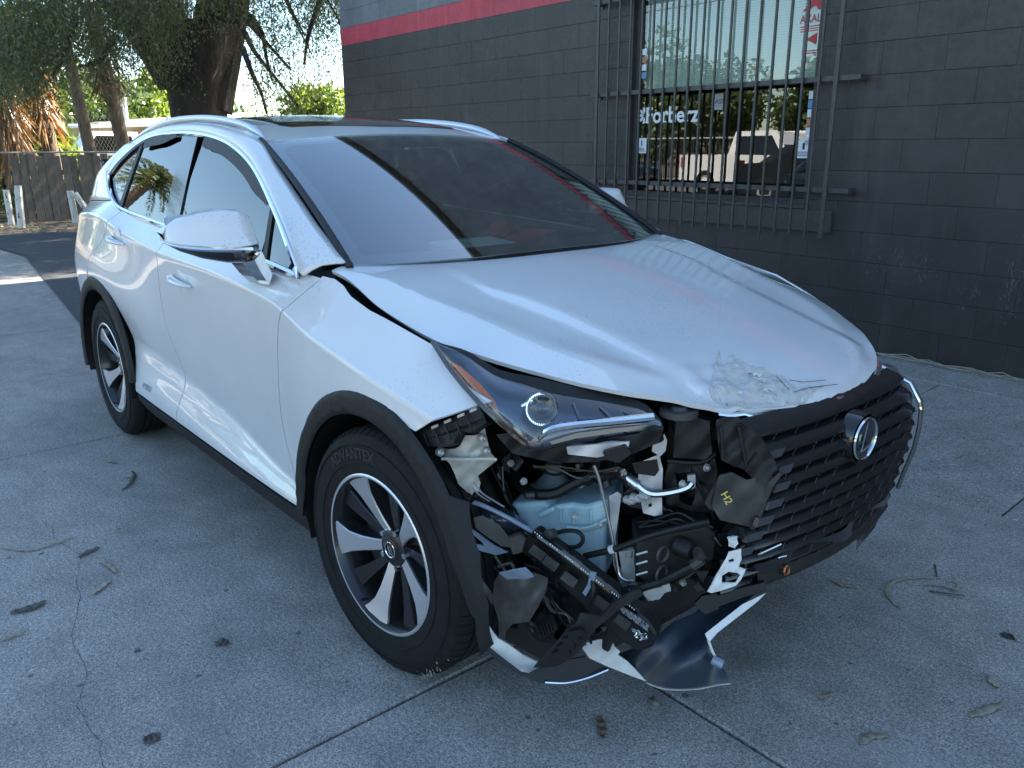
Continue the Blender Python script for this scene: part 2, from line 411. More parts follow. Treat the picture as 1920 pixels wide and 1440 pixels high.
# ------------------------------------------------------------------ building
WA, WDD = -0.0151, 3.5388; CB = .2032; Z0 = .077; BH = 7.1
WN = Vector((-math.sin(WA), math.cos(WA), 0))
BLD = empty('shop_building', WN * WDD, rz=WA)
tag(BLD, 'charcoal painted block building with red stripe and barred window', 'building')
S_L, S_R = -8.30, 7.0; SJ0 = -7.915
W0, W1, WZ0, WZ1 = -3.20, -1.47, 1.05, 2.73
m_ = MB()
def wall_piece(mb, s0, s1, z0, z1): mb.box(((s0 + s1) / 2, .158, (z0 + z1) / 2), (s1 - s0, .30, z1 - z0))
for q in ((S_L + .004, W0, -.1, BH), (W1, S_R, -.1, BH), (W0, W1, -.1, WZ0), (W0, W1, WZ1, BH)): wall_piece(m_, *q)
m_.box((S_L + .16, 4.3, BH / 2 - .05), (.3, 8., BH + .1)); m_.box((S_R - .16, 4.3, BH / 2 - .05), (.3, 8., BH + .1)); m_.box(((S_L + S_R) / 2, 8.4, BH / 2), (S_R - S_L, .3, BH)); 
m_.obj('wall_core', MORTAR, BLD, smooth=False)
rf = MB(); rf.box(((S_L + S_R) / 2, 4.2, BH + .06), (S_R - S_L + .1, 8.8, .12)); rf.obj('roof', W_GREY, BLD, smooth=False)
BLK = {}
def blockmesh(w, m):
    key = (round(w, 3), m.name)
    if key not in BLK:
        b = MB(); b.box((0, .02, 0), (w - .0012, .046, CB - .0018), bev=.0011); me = bpy.data.meshes.new('block')
        me.from_pydata(b.v, [], b.f); me.materials.append(m); me.update(); BLK[key] = me
    return BLK[key]
SIL = np.array([(640, 235), (940, 268), (1120, 350), (1230, 440), (1500, 545), (1600, 640), (1680, 700), (1700, 1440), (-50, 1440), (-50, 400), (200, 330), (330, 222)])
def topix(p):
    d = p - CAM; z = d.dot(FW); return 960 + 1523.9 * d.dot(RT) / z, 720 - 1523.9 * d.dot(UP) / z, z
rest = {W_DARK: MB(), W_RED: MB(), W_GREY: MB()}
WM = Matrix.Translation(WN * WDD) @ Matrix.Rotation(WA, 4, 'Z')
cands = []
for kk in range(0, int((BH - Z0) / CB)):
    zc = Z0 + (kk + .5) * CB; m = W_RED if kk == 13 else (W_GREY if kk > 13 else W_DARK)
    off = SJ0 + (.2032 if kk % 2 == 0 else 0)
    js = [S_L] + [off + i * .4064 for i in range(-2, 45) if S_L + .03 < off + i * .4064 < S_R] + [S_R]
    for a_, b_ in zip(js[:-1], js[1:]):
        segs = [(a_, b_)]
        if zc > WZ0 and zc < WZ1:
            segs = []
            if a_ < W0: segs.append((a_, min(b_, W0)))
            if b_ > W1: segs.append((max(a_, W1), b_))
        for (s0, s1) in segs:
            if s1 - s0 < .03: continue
            u, v, z = topix(WM @ Vector(((s0 + s1) / 2, 0, zc)))
            vis = z > 0 and -20 < u < 1940 and -15 < v and not inside(np.array([[u, v]]), SIL)[0]
            cands.append((-(s1 - s0) / z / z if vis else 1, s0, s1, zc, m))
cands.sort(key=lambda q: q[0])
for i, (sc_, s0, s1, zc, m) in enumerate(cands):
    if i < 300 and sc_ < 0:
        o = bpy.data.objects.new('block', blockmesh(s1 - s0, m)); link(o, BLD)
        o.location = ((s0 + s1) / 2, random.Random(i).uniform(-.0006, .0006), zc)
    else: rest[m].box(((s0 + s1) / 2, .02, zc), (s1 - s0 - .0012, .046, CB - .0018))
rb = MB()
for m, b in rest.items():
    if b.v: tag(b.obj('blocks', m, BLD, smooth=False), kind='stuff')
# scraped paint and scuffs low on the wall
scr = mat('bare_scuffed_paint', (.16, .16, .165), .8); rnd = random.Random(5)
def scuff(s0, z0, w, h, n):
    b = MB()
    for i in range(n):
        s = s0 + rnd.gauss(0, w * .3); z = z0 + rnd.gauss(0, h * .3); l = rnd.uniform(.006, .035); t = rnd.uniform(.001, .004)
        an = rnd.gauss(1.5, .35); dx, dz = math.cos(an) * l, math.sin(an) * l
        b.add([(s, -.0045, z), (s + t, -.0045, z), (s + dx + t * .3, -.0045, z + dz), (s + dx, -.0045, z + dz)], [(0, 1, 2, 3)])
    tag(b.obj('paint_scuff', scr, BLD, smooth=False), kind='stuff')
for q in ((-.82, .68, .35, .2, 70), (-.58, .68, .2, .2, 50), (-.02, .62, .08, .4, 70), (-.25, .56, .2, .15, 20)): scuff(*q)
# --- window
WIN = MB(); fw_ = .05
def frame(mb, s0, s1, z0, z1, y, w, d):
    mb.box(((s0 + s1) / 2, y, z0 + w / 2), (s1 - s0, d, w)); mb.box(((s0 + s1) / 2, y, z1 - w / 2), (s1 - s0, d, w))
    mb.box((s0 + w / 2, y, (z0 + z1) / 2), (w, d, z1 - z0 - 2 * w)); mb.box((s1 - w / 2, y, (z0 + z1) / 2), (w, d, z1 - z0 - 2 * w))
frame(WIN, W0 - .0, W1 + .0, WZ0, WZ1, .07, .035, .06)
WIN.box(((W0 + W1) / 2, .068, 1.905), (W1 - W0 - .07, .055, .035))
win = WIN.obj('window', METAL_DK, BLD, smooth=False)
for (z0, z1) in ((WZ0 + .035, 1.8875), (1.9225, WZ1 - .035)):
    b = MB(); b.box(((W0 + W1) / 2, .075, (z0 + z1) / 2), (W1 - W0 - .07, .006, z1 - z0)); b.obj('pane', PANE, win, smooth=False)
b = MB(); b.box(((W0 + W1) / 2, .02, WZ0 - .012), (W1 - W0 + .06, .11, .024)); b.box(((W0 + W1) / 2 + .1, -.012, .945), (2.0, .024, .15)); b.obj('sill', METAL_DK, win, smooth=False)
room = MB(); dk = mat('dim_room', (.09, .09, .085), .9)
room.box(((W0 + W1) / 2, 2.2, 1.6), (3.0, .05, 3)); room.box(((W0 + W1) / 2, 1.2, .3), (3., 2, .05)); room.box(((W0 + W1) / 2, 1.2, 2.95), (3., 2, .05)); room.box((W0 - .6, 1.2, 1.6), (.05, 2, 3)); room.box((W1 + .6, 1.2, 1.6), (.05, 2, 3))
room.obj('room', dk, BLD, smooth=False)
bl = MB(); blm = mat('blind_slat', (.74, .75, .73), .6)
for i in range(44): bl.box(((W0 + W1) / 2, .115, 1.915 + i * .0185), (W1 - W0 - .1, .021, .0012), Matrix.Rotation(R(62), 3, 'X'))
tag(bl.obj('blinds', blm, win, smooth=False), kind='stuff')
def decal_text(txt, s, z, h, m, bold=.0, parent=None, sx=1.0, name='lettering', y=.0700, shear=0):
    v, f = text_geo(txt, 1.0, bold, shear); a_ = np.array(v); hh = max(1e-6, a_[:, 1].max()); w0 = a_[:, 0].min()
    b = MB(); b.add([((p[0] - w0) / hh * h * sx + s, y, p[1] / hh * h + z) for p in v], f)
    return b.obj(name, m, parent or win, smooth=False)
def decal_rect(s0, s1, z0, z1, m, name='sticker', y=.0704):
    b = MB(); b.box(((s0 + s1) / 2, y, (z0 + z1) / 2), (s1 - s0, .0012, z1 - z0)); return b.obj(name, m, win, smooth=False)
# shop name: petals and letters, with slab serifs
lt = decal_text('Forberz', -3.085, 1.655, .125, DECAL_W, .022, sx=1.0)
b = MB()
for (s, z, w) in ((-3.095, 1.655, .05), (-2.90, 1.655, .04), (-2.78, 1.655, .02), (-2.67, 1.655, .04)): b.box((s + w / 2, .0697, z + .005), (w, .001, .012))
for i in range(5):
    an = R(100 + i * 40); c0 = Vector((-3.10, 1.715)); p = [c0 + Vector((math.cos(an + q) * rr, math.sin(an + q) * rr)) * 1.0 for q, rr in ((0, .012), (-.30, .04), (-.16, .068), (.16, .068), (.30, .04))]
    b.add([(q.x, .0697, q.y) for q in p], [(0, 1, 2, 3, 4)])
b.obj('shop_emblem', DECAL_W, win, smooth=False)
b = MB(); b.add([(-1.665, .0702, 2.365), (-1.575, .0702, 2.455), (-1.505, .0702, 2.455), (-1.51, .0702, 2.365), (-1.545, .0702, 2.365), (-1.565, .0702, 2.395), (-1.625, .0702, 2.365)], [(0, 1, 2, 3, 4, 5, 6)])
b.obj('paint_brand_emblem', DECAL_R, win, smooth=False)
decal_text('AXALTA', -1.68, 2.290, .05, DECAL_R, .02, sx=.9)
for i, z in enumerate((2.26, 2.245, 2.23)): decal_rect(-1.67, -1.515, z, z + .007, DECAL_R, 'small_print')
b = MB(); b.add([(-1.62, .0702, 2.18), (-1.535, .0702, 2.22), (-1.535, .0702, 2.14)], [(0, 1, 2)]); b.obj('red_arrow', DECAL_R, win, smooth=False)
for z in (2.10, 2.085): decal_rect(-1.64, -1.52, z, z + .007, DECAL_R, 'small_print')
decal_rect(-2.375, -2.295, 1.735, 1.855, mat('grey_decal', (.3, .32, .32), .5), 'round_badge', .0706); decal_text('ASE', -2.37, 1.78, .035, DECAL_K, .01, y=.0698)
for (s0, z0, w, h) in ((-3.165, 1.405, .095, .125), (-1.625, 1.375, .15, .125)):
    st_ = decal_rect(s0, s0 + w, z0, z0 + h, DECAL_W, 'notice')
    c = decal_rect(s0 + w * .38, s0 + w * .5, z0 + h * .48, z0 + h * .85, DECAL_K, 'phone_symbol', .0692)
    for i in range(3): decal_rect(s0 + w * .1, s0 + w * (.9 - .1 * i), z0 + h * (.12 + i * .1), z0 + h * (.12 + i * .1) + .005, DECAL_K, 'small_print', .0692)
cols = [DECAL_W, DECAL_B, DECAL_W, mat('orange_decal', (.5, .22, .1), .5), DECAL_W, DECAL_W]
for i, m in enumerate(cols): decal_rect(-1.555, -1.515, 1.78 - i * .062, 1.835 - i * .062, m)
for i, m in enumerate((DECAL_W, cols[3], DECAL_W, DECAL_B)): decal_rect(-3.155, -3.105, 2.20 - i * .062, 2.25 - i * .062, m)
# --- security grille standing off the wall
GR = empty('security_grille', WN * WDD, rz=WA); tag(GR, 'charcoal steel bar grille fixed over the shop window', 'window grille')
for i in range(19):
    s = -3.5 + i * .125; b = MB(); w = .030 if i in (0, 18) else .016
    b.box((s, -.115, 1.87), (w, .016, 2.07), bev=.002); b.obj('bar', METAL_DK, GR, smooth=False)
for z in (1.165, 1.895, 2.635):
    b = MB(); b.box((-2.335, -.098, z), (2.50, .012, .036), bev=.002); b.obj('rail', METAL_DK, GR, smooth=False)
    for s in (-3.56, -1.11):
        b = MB(); b.box((s, -.045, z), (.03, .092, .036), bev=.002); b.tube([(s, -.006, z - .03), (s, -.016, z - .03)], .012, 6); b.obj('bracket', METAL_DK, GR, smooth=False)
# ------------------------------------------------------------------ car: materials
def m_paint():
    m = mat('pearl_white_paint', (.66, .66, .655), .32, coat=1.0, coat_rough=.03); k = NT(m); w = k.world()
    n = k.noise(w, 3.0, 3, .5); c = k.mix(k.ramp(n, [(.3, 0), (.7, 1)]), (.60, .602, .60), (.66, .662, .658))
    # dried droplets and dust on upward faces
    g = k.n('NewGeometry'); sx = k.n('SeparateXYZ'); k.l(g.outputs['Normal'], sx.inputs[0]); upm = k.ramp(sx.outputs[2], [(.35, 0), (.6, 1)])
    v1 = k.vor(w, 75); v2 = k.vor(w, 150); den = k.noise(w, 2.4, 2, .5)
    d1 = k.math('LESS_THAN', v1, k.math('MULTIPLY', k.ramp(den, [(.40, .0), (.70, 1)]), .33)); d2 = k.math('LESS_THAN', v2, k.math('MULTIPLY', k.ramp(den, [(.36, .1), (.70, 1)]), .30))
    dm = k.math('MULTIPLY', k.math('MAXIMUM', d1, d2), upm); c = k.mix(k.math('MULTIPLY', dm, .32), c, (.20, .22, .25))
    k.set('Base Color', c); return m
PAINT = m_paint()
GBLACK = mat('gloss_black', (.008, .008, .009), .12, coat=.5)
CLAD = m_noise('black_cladding', (.011, .0112, .0118), (.017, .0172, .018), 30, .6, .2, 700, .0008, spec=.3)
BPLAST = m_noise('black_plastic', (.006, .006, .0064), (.012, .012, .0126), 18, .5, .15, 200, .001, spec=.35)
GPLAST = m_noise('scuffed_plastic', (.026, .025, .0245), (.05, .047, .046), 26, .55, .2, 90, .001)
RUBBER = m_noise('tyre_rubber', (.008, .008, .0085), (.015, .015, .0155), 20, .78, .2, 160, .001, spec=.25)
CHROME = mat('chrome', (.80, .81, .83), .07, 1.0); SATIN = mat('satin_alloy', (.66, .665, .68), .33, .75); DKALLOY = mat('dark_alloy', (.035, .036, .04), .32, .6, coat=.3)
WHITEP = m_noise('torn_white_plastic', (.62, .60, .57), (.74, .73, .71), 20, .45, .1, 60, .001)
BAREW = m_noise('bare_primed_steel', (.50, .48, .44), (.66, .64, .60), 30, .45, .2, 80, .002)
GALV = m_noise('galvanised_steel', (.40, .40, .40), (.55, .55, .55), 24, .4, .15, 90, .001, metal=.4)
ALU = mat('aluminium', (.62, .63, .64), .3, 1.0)
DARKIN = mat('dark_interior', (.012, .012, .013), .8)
SEAT = m_noise('seat_leather', (.06, .06, .06), (.085, .085, .085), 12, .55, .2, 200, .001)
GLASS_T = m_glass('tinted_glass', (.14, .16, .155), 2.3); GLASS_W = m_glass('windshield_glass', (.70, .76, .73), 2.8)
GLASS_C = m_glass('lamp_lens', (.90, .92, .94), 1.75)
CAR = empty('crashed_suv', (0, 0, 0)); tag(CAR, 'white SUV with its front corner smashed open, parked beside the charcoal wall', 'car')

# ------------------------------------------------------------------ car: body side surface
XS = np.array([-3.70, -3.45, -3.1, -2.66, -2.2, -1.7, -1.1, -.6, -.3, 0, .3, .55, .8])
ROWZ = [[.20] * 13, [.345] * 13,
        [.55, .58, .62, .64, .59, .555, .495, .42, .40, .40, .40, .40, .40],
        [.80, .84, .86, .86, .80, .76, .74, .75, .78, .79, .74, .68, .62],
        [1.0, 1.07, 1.13, 1.15, 1.09, 1.05, 1.037, 1.0, .935, .895, .84, .77, .70],
        [1.13, 1.17, 1.20, 1.215, 1.172, 1.147, 1.120, 1.092, 1.095, 1.03, .985, .93, .87]]
ROWW = [[.66, .75, .82, .84, .84, .84, .84, .84, .84, .84, .83, .77, .62],
        [.68, .79, .87, .895, .912, .914, .914, .910, .90, .895, .88, .82, .66],
        [.69, .80, .885, .905, .874, .859, .860, .877, .89, .895, .885, .83, .67],
        [.69, .80, .895, .918, .900, .874, .870, .884, .910, .920, .905, .84, .67],
        [.68, .77, .835, .862, .872, .878, .882, .888, .905, .912, .895, .83, .66],
        [.64, .70, .745, .772, .782, .790, .798, .806, .788, .775, .745, .67, .55]]
RZ = [Pchip(XS, r) for r in ROWZ]; RW = [Pchip(XS, r) for r in ROWW]
def S(x, z):
    x = np.asarray(x, float); z = np.asarray(z, float); sh = x.shape; x = x.ravel(); z = z.ravel()
    Z = [f(x) for f in RZ]; W = [f(x) for f in RW]
    def between(a, b, t): return Z[a] + (Z[b] - Z[a]) * t, W[a] + (W[b] - W[a]) * t
    # extra rows tight against the two creases keep them crisp
    l0, l1, s0, s1 = between(2, 1, .34), between(2, 3, .12), between(4, 3, .14), between(4, 5, .15)
    rows = [(Z[0], W[0]), (Z[1], W[1]), l0, (Z[2], W[2]), l1, (Z[3], W[3]), s0, (Z[4], W[4]), s1, (Z[5], W[5])]
    return colpchip(np.stack([r[0] for r in rows]), np.stack([r[1] for r in rows]), z).reshape(sh)
_lx = np.arange(-3.68, .62, .011); _zz = [f(_lx) for f in RZ]
_bt = lambda a, b, t: _zz[a] + (_zz[b] - _zz[a]) * t
CREASE = [np.stack([_lx, z_], 1) for z_ in (_bt(2, 1, .80), _bt(2, 1, .56), _bt(2, 1, .34), _bt(2, 1, .17), _zz[2], _bt(2, 3, .06), _bt(2, 3, .12), _bt(2, 3, .24), _bt(4, 3, .28), _bt(4, 3, .14), _bt(4, 3, .07), _zz[4], _bt(4, 5, .075), _bt(4, 5, .15))]
def side(sg, off=0.0): return lambda x, z: np.stack([x, sg * (S(x, z) + off), z], 1)
def circ(cx, cz, r, a0, a1, n=24): return [(cx + r * math.cos(R(a0 + (a1 - a0) * i / n)), cz + r * math.sin(R(a0 + (a1 - a0) * i / n))) for i in range(n + 1)]
G2 = .0032
Aseam = smooth_poly([(-.405, 1.088), (-.47, 1.02), (-.54, .93), (-.58, .78), (-.595, .60), (-.54, .45), (-.475, .348)], 6)
Bseam = smooth_poly([(-1.70, 1.146), (-1.72, 1.03), (-1.74, .86), (-1.71, .71), (-1.59, .52), (-1.605, .42), (-1.615, .348)], 6)
Cseam = smooth_poly([(-2.43, 1.176), (-2.47, 1.09), (-2.56, 1.01), (-2.70, .95), (-2.775, .865)], 6)
belt = [(-2.43, 1.176), (-2.2, 1.166), (-1.95, 1.155), (-1.70, 1.146)]; belt2 = [(-1.70, 1.146), (-1.25, 1.124), (-.80, 1.103), (-.405, 1.088)]
def sh(pts, d): return [(p[0] + d, p[1]) for p in pts]
RARCH = circ(-2.66, .372, .472, 104, -2, 30)
for sg in (-1, 1):
    fl = sg < 0   # outward normals
    F = side(sg)
    fd = panel('front_door', sh(Aseam, -G2) + sh(Bseam, G2)[::-1] + belt2[1:-1], F, PAINT, CAR, .022, .012, flip=not fl, lines=CREASE)
    rd = panel('rear_door', sh(Bseam, -G2) + [(-2.185, .348)] + RARCH[::-1] + sh(Cseam, G2)[::-1][1:] + belt[1:-1], F, PAINT, CAR, .022, .012, flip=not fl, lines=CREASE)
    panel('quarter_panel', sh(Cseam, -G2) + circ(-2.66, .372, .472, 108, 182, 20) + [(-3.13, .20), (-3.69, .20), (-3.69, 1.13), (-3.45, 1.165), (-3.1, 1.195), (-2.66, 1.21)], F, PAINT, CAR, .03, .01, flip=not fl, lines=CREASE)
    if sg < 0:
        ftop = [(-.405, 1.094), (-.335, 1.093), (-.28, 1.082), (-.225, 1.060), (-.12, 1.033), (.004, 1.010), (.155, .983)]
        fpoly = ftop + smooth_poly([(.155, .983), (.23, .952), (.33, .915), (.405, .893)], 4)[1:] + [(.31, .845), (.245, .80)] + circ(.02, .372, .472, 62, 182, 26)[1:] + [(-.465, .348)] + sh(Aseam, G2)[::-1][:-1]
    else:
        ftop = [(-.405, 1.095), (-.29, 1.094), (-.1, 1.05), (.155, 1.005)]
        fpoly = ftop + smooth_poly([(.155, 1.005), (.33, .915), (.46, .80), (.50, .70)], 4)[1:] + circ(.02, .372, .472, 42, 182, 26)[1:] + [(-.465, .348)] + sh(Aseam, G2)[::-1][:-1]
    panel('front_fender', fpoly, F, PAINT, CAR, .022, .006, flip=not fl, lines=CREASE)
    # cladding: arches and rocker
    def arch(cx, a0, a1, tip=None):
        o = circ(cx, .372, .480, a1, a0, 30); i = circ(cx, .372, .405, a0, a1, 30)
        return o + (tip or []) + i
    Fc = lambda x, z: np.stack([x, np.full_like(x, sg * .927) + sg * .012 * (np.hypot(x - np.where(x > -1.3, .02, -2.66), z - .372) - .44) / -.04 * 0, z], 1)
    def Fa(cx):
        def f(x, z):
            r = np.hypot(x - cx, z - .372); return np.stack([x, sg * (.926 - (.55 * np.clip(x - .26, 0, 1) if sg > 0 else 0) - 60 * np.clip(r - .455, 0, 1) ** 2 * .5 - 40 * np.clip(.418 - r, 0, 1) ** 2), z], 1)
        return f
    if sg < 0: ap = [(-.455, .345), (-.46, .50)] + circ(.02, .372, .478, 158, 40, 26) + [(.42, .665), (.475, .555), (.505, .44), (.512, .33), (.495, .30), (.49, .40), (.44, .485)] + circ(.02, .372, .407, 20, 160, 26)[1:] + [(-.40, .345)]
    else: ap = arch(.02, 8, 184)
    panel('wheel_arch_trim', ap, Fa(.02), CLAD, CAR, .02, .035, flip=not fl)
    panel('wheel_arch_trim', arch(-2.66, 2, 190), Fa(-2.66), CLAD, CAR, .02, .035, flip=not fl)
    panel('rocker_trim', [(-2.17, .235), (-2.17, .338), (-.42, .338), (-.42, .235)], side(sg, .002), CLAD, CAR, .03, .03, flip=not fl)
    # wheel housings
    for cx in (.02, -2.66):
        b = MB(); b.lathe([(sg * .915, .404), (sg * .60, .41), (sg * .595, .05)], 28, 'y', (cx, 0, .372), a0=R(55 if (sg < 0 and cx > -1) else -12), a1=R(194)); b.obj('wheel_housing', BPLAST, CAR)
# ------------------------------------------------------------------ greenhouse
def GY(z): return .815 - .45 * (z - 1.1) - .10 * np.clip(z - 1.1, 0, 1) * np.clip(z - 1.1 - .42, -1, 0) * 1.0
DT = [(-2.889, 1.327), (-2.762, 1.408), (-2.533, 1.491), (-2.279, 1.525), (-1.898, 1.527), (-1.567, 1.505), (-1.317, 1.464), (-1.061, 1.387), (-.765, 1.243), (-.53, 1.105)]
DB = [(-.505, 1.086), (-.785, 1.105), (-1.254, 1.122), (-1.773, 1.147), (-2.453, 1.180), (-2.66, 1.215), (-2.80, 1.268)]
dtop = [tuple(p) for p in smooth_poly(DT, 6)]; dbot = [tuple(p) for p in smooth_poly(DB, 6)]
L2 = [(-.385, .712, 1.126), (-.587, .700, 1.214), (-.786, .671, 1.305), (-1.007, .637, 1.405), (-1.20, .607, 1.492), (-1.5, .59, 1.542), (-1.9, .58, 1.568), (-2.3, .575, 1.560), (-2.7, .58, 1.515), (-3.05, .60, 1.435), (-3.30, .625, 1.35)]
def loft(name, rows, m, parent, th=.0, per=6, flip=False):
    """smooth sheet through rows of points (rows resampled to one another)"""
    RR = [np.array(smooth_poly(r, per)) for r in rows]; n = max(len(r) for r in RR)
    def rs(r, n):
        d = np.r_[0, np.cumsum(np.linalg.norm(np.diff(r, axis=0), axis=1))]; q = np.linspace(0, d[-1], n); return np.stack([np.interp(q, d, r[:, k]) for k in range(3)], 1)
    RR = [rs(r, n) for r in RR]
    cols = [smooth_poly([r[j] for r in RR], per) if len(RR) > 2 else [RR[0][j] + (RR[1][j] - RR[0][j]) * t / per for t in range(per + 1)] for j in range(n)]
    b = MB(); rows2 = [[tuple(cols[j][i]) for j in range(n)] for i in range(len(cols[0]))]
    if flip: rows2 = rows2[::-1]
    b.grid(rows2); o = b.obj(name, m, parent, ang=180)
    if th:
        md = o.modifiers.new('t', 'SOLIDIFY'); md.thickness = th; md.offset = -1
    return o
ROOFX = [-3.45, -3.3, -3.05, -2.7, -2.3, -1.9, -1.5, -1.2, -1.1]
GUT = Pchip(ROOFX, [.64, .625, .60, .58, .575, .58, .59, .607, .61]); ZE = Pchip(ROOFX, [1.29, 1.35, 1.435, 1.515, 1.560, 1.568, 1.542, 1.492, 1.468]); ZC = Pchip(ROOFX, [1.36, 1.42, 1.50, 1.570, 1.607, 1.610, 1.580, 1.517, 1.485])
def Froof(x, y): g_ = GUT(x); return np.stack([x, y, ZE(x) + (ZC(x) - ZE(x)) * (1 - np.abs(y / g_) ** 2.4)], 1)
rear_e = [(-3.38, y) for y in np.linspace(-.63, .63, 12)]
fr = [(-1.214 + .087 * (1 - abs(y / .607) ** 3), y) for y in np.linspace(.605, -.605, 20)]
sides_ = [(x, float(GUT(x)) - .001) for x in np.linspace(-3.38, -1.23, 24)]
panel('roof', rear_e + sides_[1:] + fr + [(x, -y) for x, y in sides_[::-1]][:-1], Froof, PAINT, CAR, .05, .006)
b_ = lambda x, y: Froof(x, y) + np.array([0, 0, .003])
panel('sunroof', [(-2.08, -.43), (-1.42, -.43), (-1.36, -.40), (-1.335, 0), (-1.36, .40), (-1.42, .43), (-2.08, .43)], b_, GBLACK, CAR, .04, .006)
for sg in (-1, 1):
    my = lambda pts: [(p[0], sg * p[1], p[2]) for p in pts]
    L0 = [(x, float(GY(z)) + .004, z) for x, z in DT[::-1]][0:]
    L0 = [(-.47, .826, 1.088)] + L0
    L1 = []
    A0 = np.array(smooth_poly(L0, 8)); A2 = np.array(smooth_poly(L2, 8))
    def rs(r, n):
        d = np.r_[0, np.cumsum(np.linalg.norm(np.diff(r, axis=0), axis=1))]; q = np.linspace(0, d[-1], n); return np.stack([np.interp(q, d, r[:, k]) for k in range(3)], 1)
    A0, A2 = rs(A0, 40), rs(A2, 40); A1 = (A0 + A2) / 2 + np.array([0, .014, .014]); 
    loft('roof_side_rail', [my(A0.tolist()), my(A1.tolist()), my(A2.tolist())], PAINT, CAR, .006, 2, flip=(sg > 0))
    # quarter (C-pillar)
    q0 = [(-2.533, 1.491), (-2.762, 1.408), (-2.889, 1.327), (-2.80, 1.266), (-2.669, 1.213)]
    Q0 = [(x, float(GY(z)) + .004, z) for x, z in q0]; Q2 = [(-2.95, .605, 1.462), (-3.16, .618, 1.40), (-3.36, .640, 1.32), (-3.46, .665, 1.24), (-3.50, .695, 1.165)]
    Q1 = [tuple((np.array(a) + np.array(c)) / 2 + np.array([-.02, .03, .01])) for a, c in zip(Q0, Q2)]
    loft('rear_pillar', [my(Q0), my(Q1), my(Q2)], PAINT, CAR, .006, 5, flip=(sg < 0))
    # glass, on the tumblehome surface
    Fg = lambda x, z: np.stack([x, sg * (GY(z) - .006), z], 1)
    def cut(lo, hi):
        t = [p for p in dtop if lo < p[0] < hi]; bt = [p for p in dbot if lo < p[0] < hi]
        def ip(arr, x): a_ = np.array(sorted(arr)); return (x, float(np.interp(x, a_[:, 0], a_[:, 1])))
        return [ip(dtop, lo)] * (lo > -2.88) + t + [ip(dtop, hi)] * (hi < -.54) + [ip(dbot, hi)] * (hi < -.54) + bt + [ip(dbot, lo)] * (lo > -2.79)
    for (lo, hi, nm) in ((-2.95, -2.545, 'quarter_window'), (-2.505, -1.80, 'rear_window'), (-1.715, -.835, 'front_window'), (-.80, -.5, 'front_quarter_window')):
        panel(nm, cut(lo, hi), Fg, GLASS_T, CAR, .05, .004, flip=(sg > 0))
    Fp = lambda x, z: np.stack([x, sg * (GY(z) + .001), z], 1)
    for nm, poly in (('pillar_trim', [(-1.81, 1.525), (-1.93, 1.525), (-1.79, 1.147), (-1.685, 1.143)]),):
        pass
    panel('pillar_trim', [(-1.79, 1.524), (-1.98, 1.525), (-1.835, 1.149), (-1.67, 1.142)], Fp, GBLACK, CAR, .05, .01, flip=(sg > 0))
    panel('window_bar', [(-2.505, 1.49), (-2.545, 1.483), (-2.56, 1.19), (-2.515, 1.185)], Fp, BPLAST, CAR, .05, .01, flip=(sg > 0))
    panel('window_bar', [(-.83, 1.272), (-.865, 1.29), (-.80, 1.107), (-.765, 1.105)], Fp, BPLAST, CAR, .05, .01, flip=(sg > 0))
    # rain visors (smoked) along the window heads
    for (lo, hi) in ((-2.46, -1.99), (-1.70, -.86)):
        t = [p for p in dtop if lo < p[0] < hi]; Fv = lambda x, z: np.stack([x, sg * (GY(z) + .012), z], 1)
        low = []
        for i, p in enumerate(t):
            a_, c_ = np.array(t[max(i - 1, 0)]), np.array(t[min(i + 1, len(t) - 1)]); d_ = (c_ - a_) / np.linalg.norm(c_ - a_)
            w_ = .046 * min(1, (len(t) - i + .5) / 4, (i + 2.5) / 3); low.append((p[0] + d_[1] * w_ - .0, p[1] - abs(d_[0]) * w_))
        panel('window_visor', t + low[::-1], Fv, BPLAST, CAR, .04, .003, flip=(sg > 0))
    # chrome surround
    b = MB(); loop = [(x, sg * (GY(z) + .006), z) for x, z in dtop]; b.tube(loop, .0095, 6); low = [(x, sg * (GY(z) + .008), z) for x, z in ([dtop[-1]] + dbot + [dtop[0]])]; b.tube(low, .011, 6)
    b.obj('window_chrome', CHROME, CAR)
    # roof rail
    rl = [(-1.225, .580, 1.503), (-1.30, .572, 1.530), (-1.45, .566, 1.562), (-1.7, .562, 1.588), (-2.0, .560, 1.600), (-2.35, .558, 1.594), (-2.7, .560, 1.553), (-2.95, .566, 1.490), (-3.05, .570, 1.450)]
    pts = smooth_poly(rl, 6); n_ = len(pts); b = MB(); rad = [.003 + .010 * min(1, i / 8, (n_ - 1 - i) / 8) for i in range(n_)]
    b.tube([(p[0], sg * p[1], p[2] - .008) for p in pts], rad, 10, flat=1.2); b.obj('roof_rail', SATIN, CAR)
# windshield
def Fws(u, v):
    b0 = np.stack([-.385 + .15 * (1 - np.abs(u) ** 3), .712 * u, 1.118 + 0 * u], 1); t0 = np.stack([-1.205 + .09 * (1 - np.abs(u) ** 3), .600 * u, 1.490 + .020 * (1 - u * u)], 1)
    p = b0 + (t0 - b0) * v[:, None]; bl = (4 * v * (1 - v)) * .022 + .012 * (1 - u * u); return p + np.array([.41, 0, .91]) * bl[:, None]
sq = lambda a, c, n=10: [(a + (c - a) * i / n) for i in range(n)]
panel('windshield', [(-.985, .0), (.985, .0), (.985, .99), (-.985, .99)], Fws, GLASS_W, CAR, .07, .005)
Ffr = lambda u, v: Fws(u, v) - np.array([.41, 0, .91]) * .010
panel('windshield_border', [(-1, -.01), (1, -.01), (1, 1.0), (-1, 1.0)], Ffr, GBLACK, CAR, .06, .004, holes=[[(-.925, .07), (-.925, .90), (-.86, .945), (.86, .945), (.925, .90), (.925, .07)]])
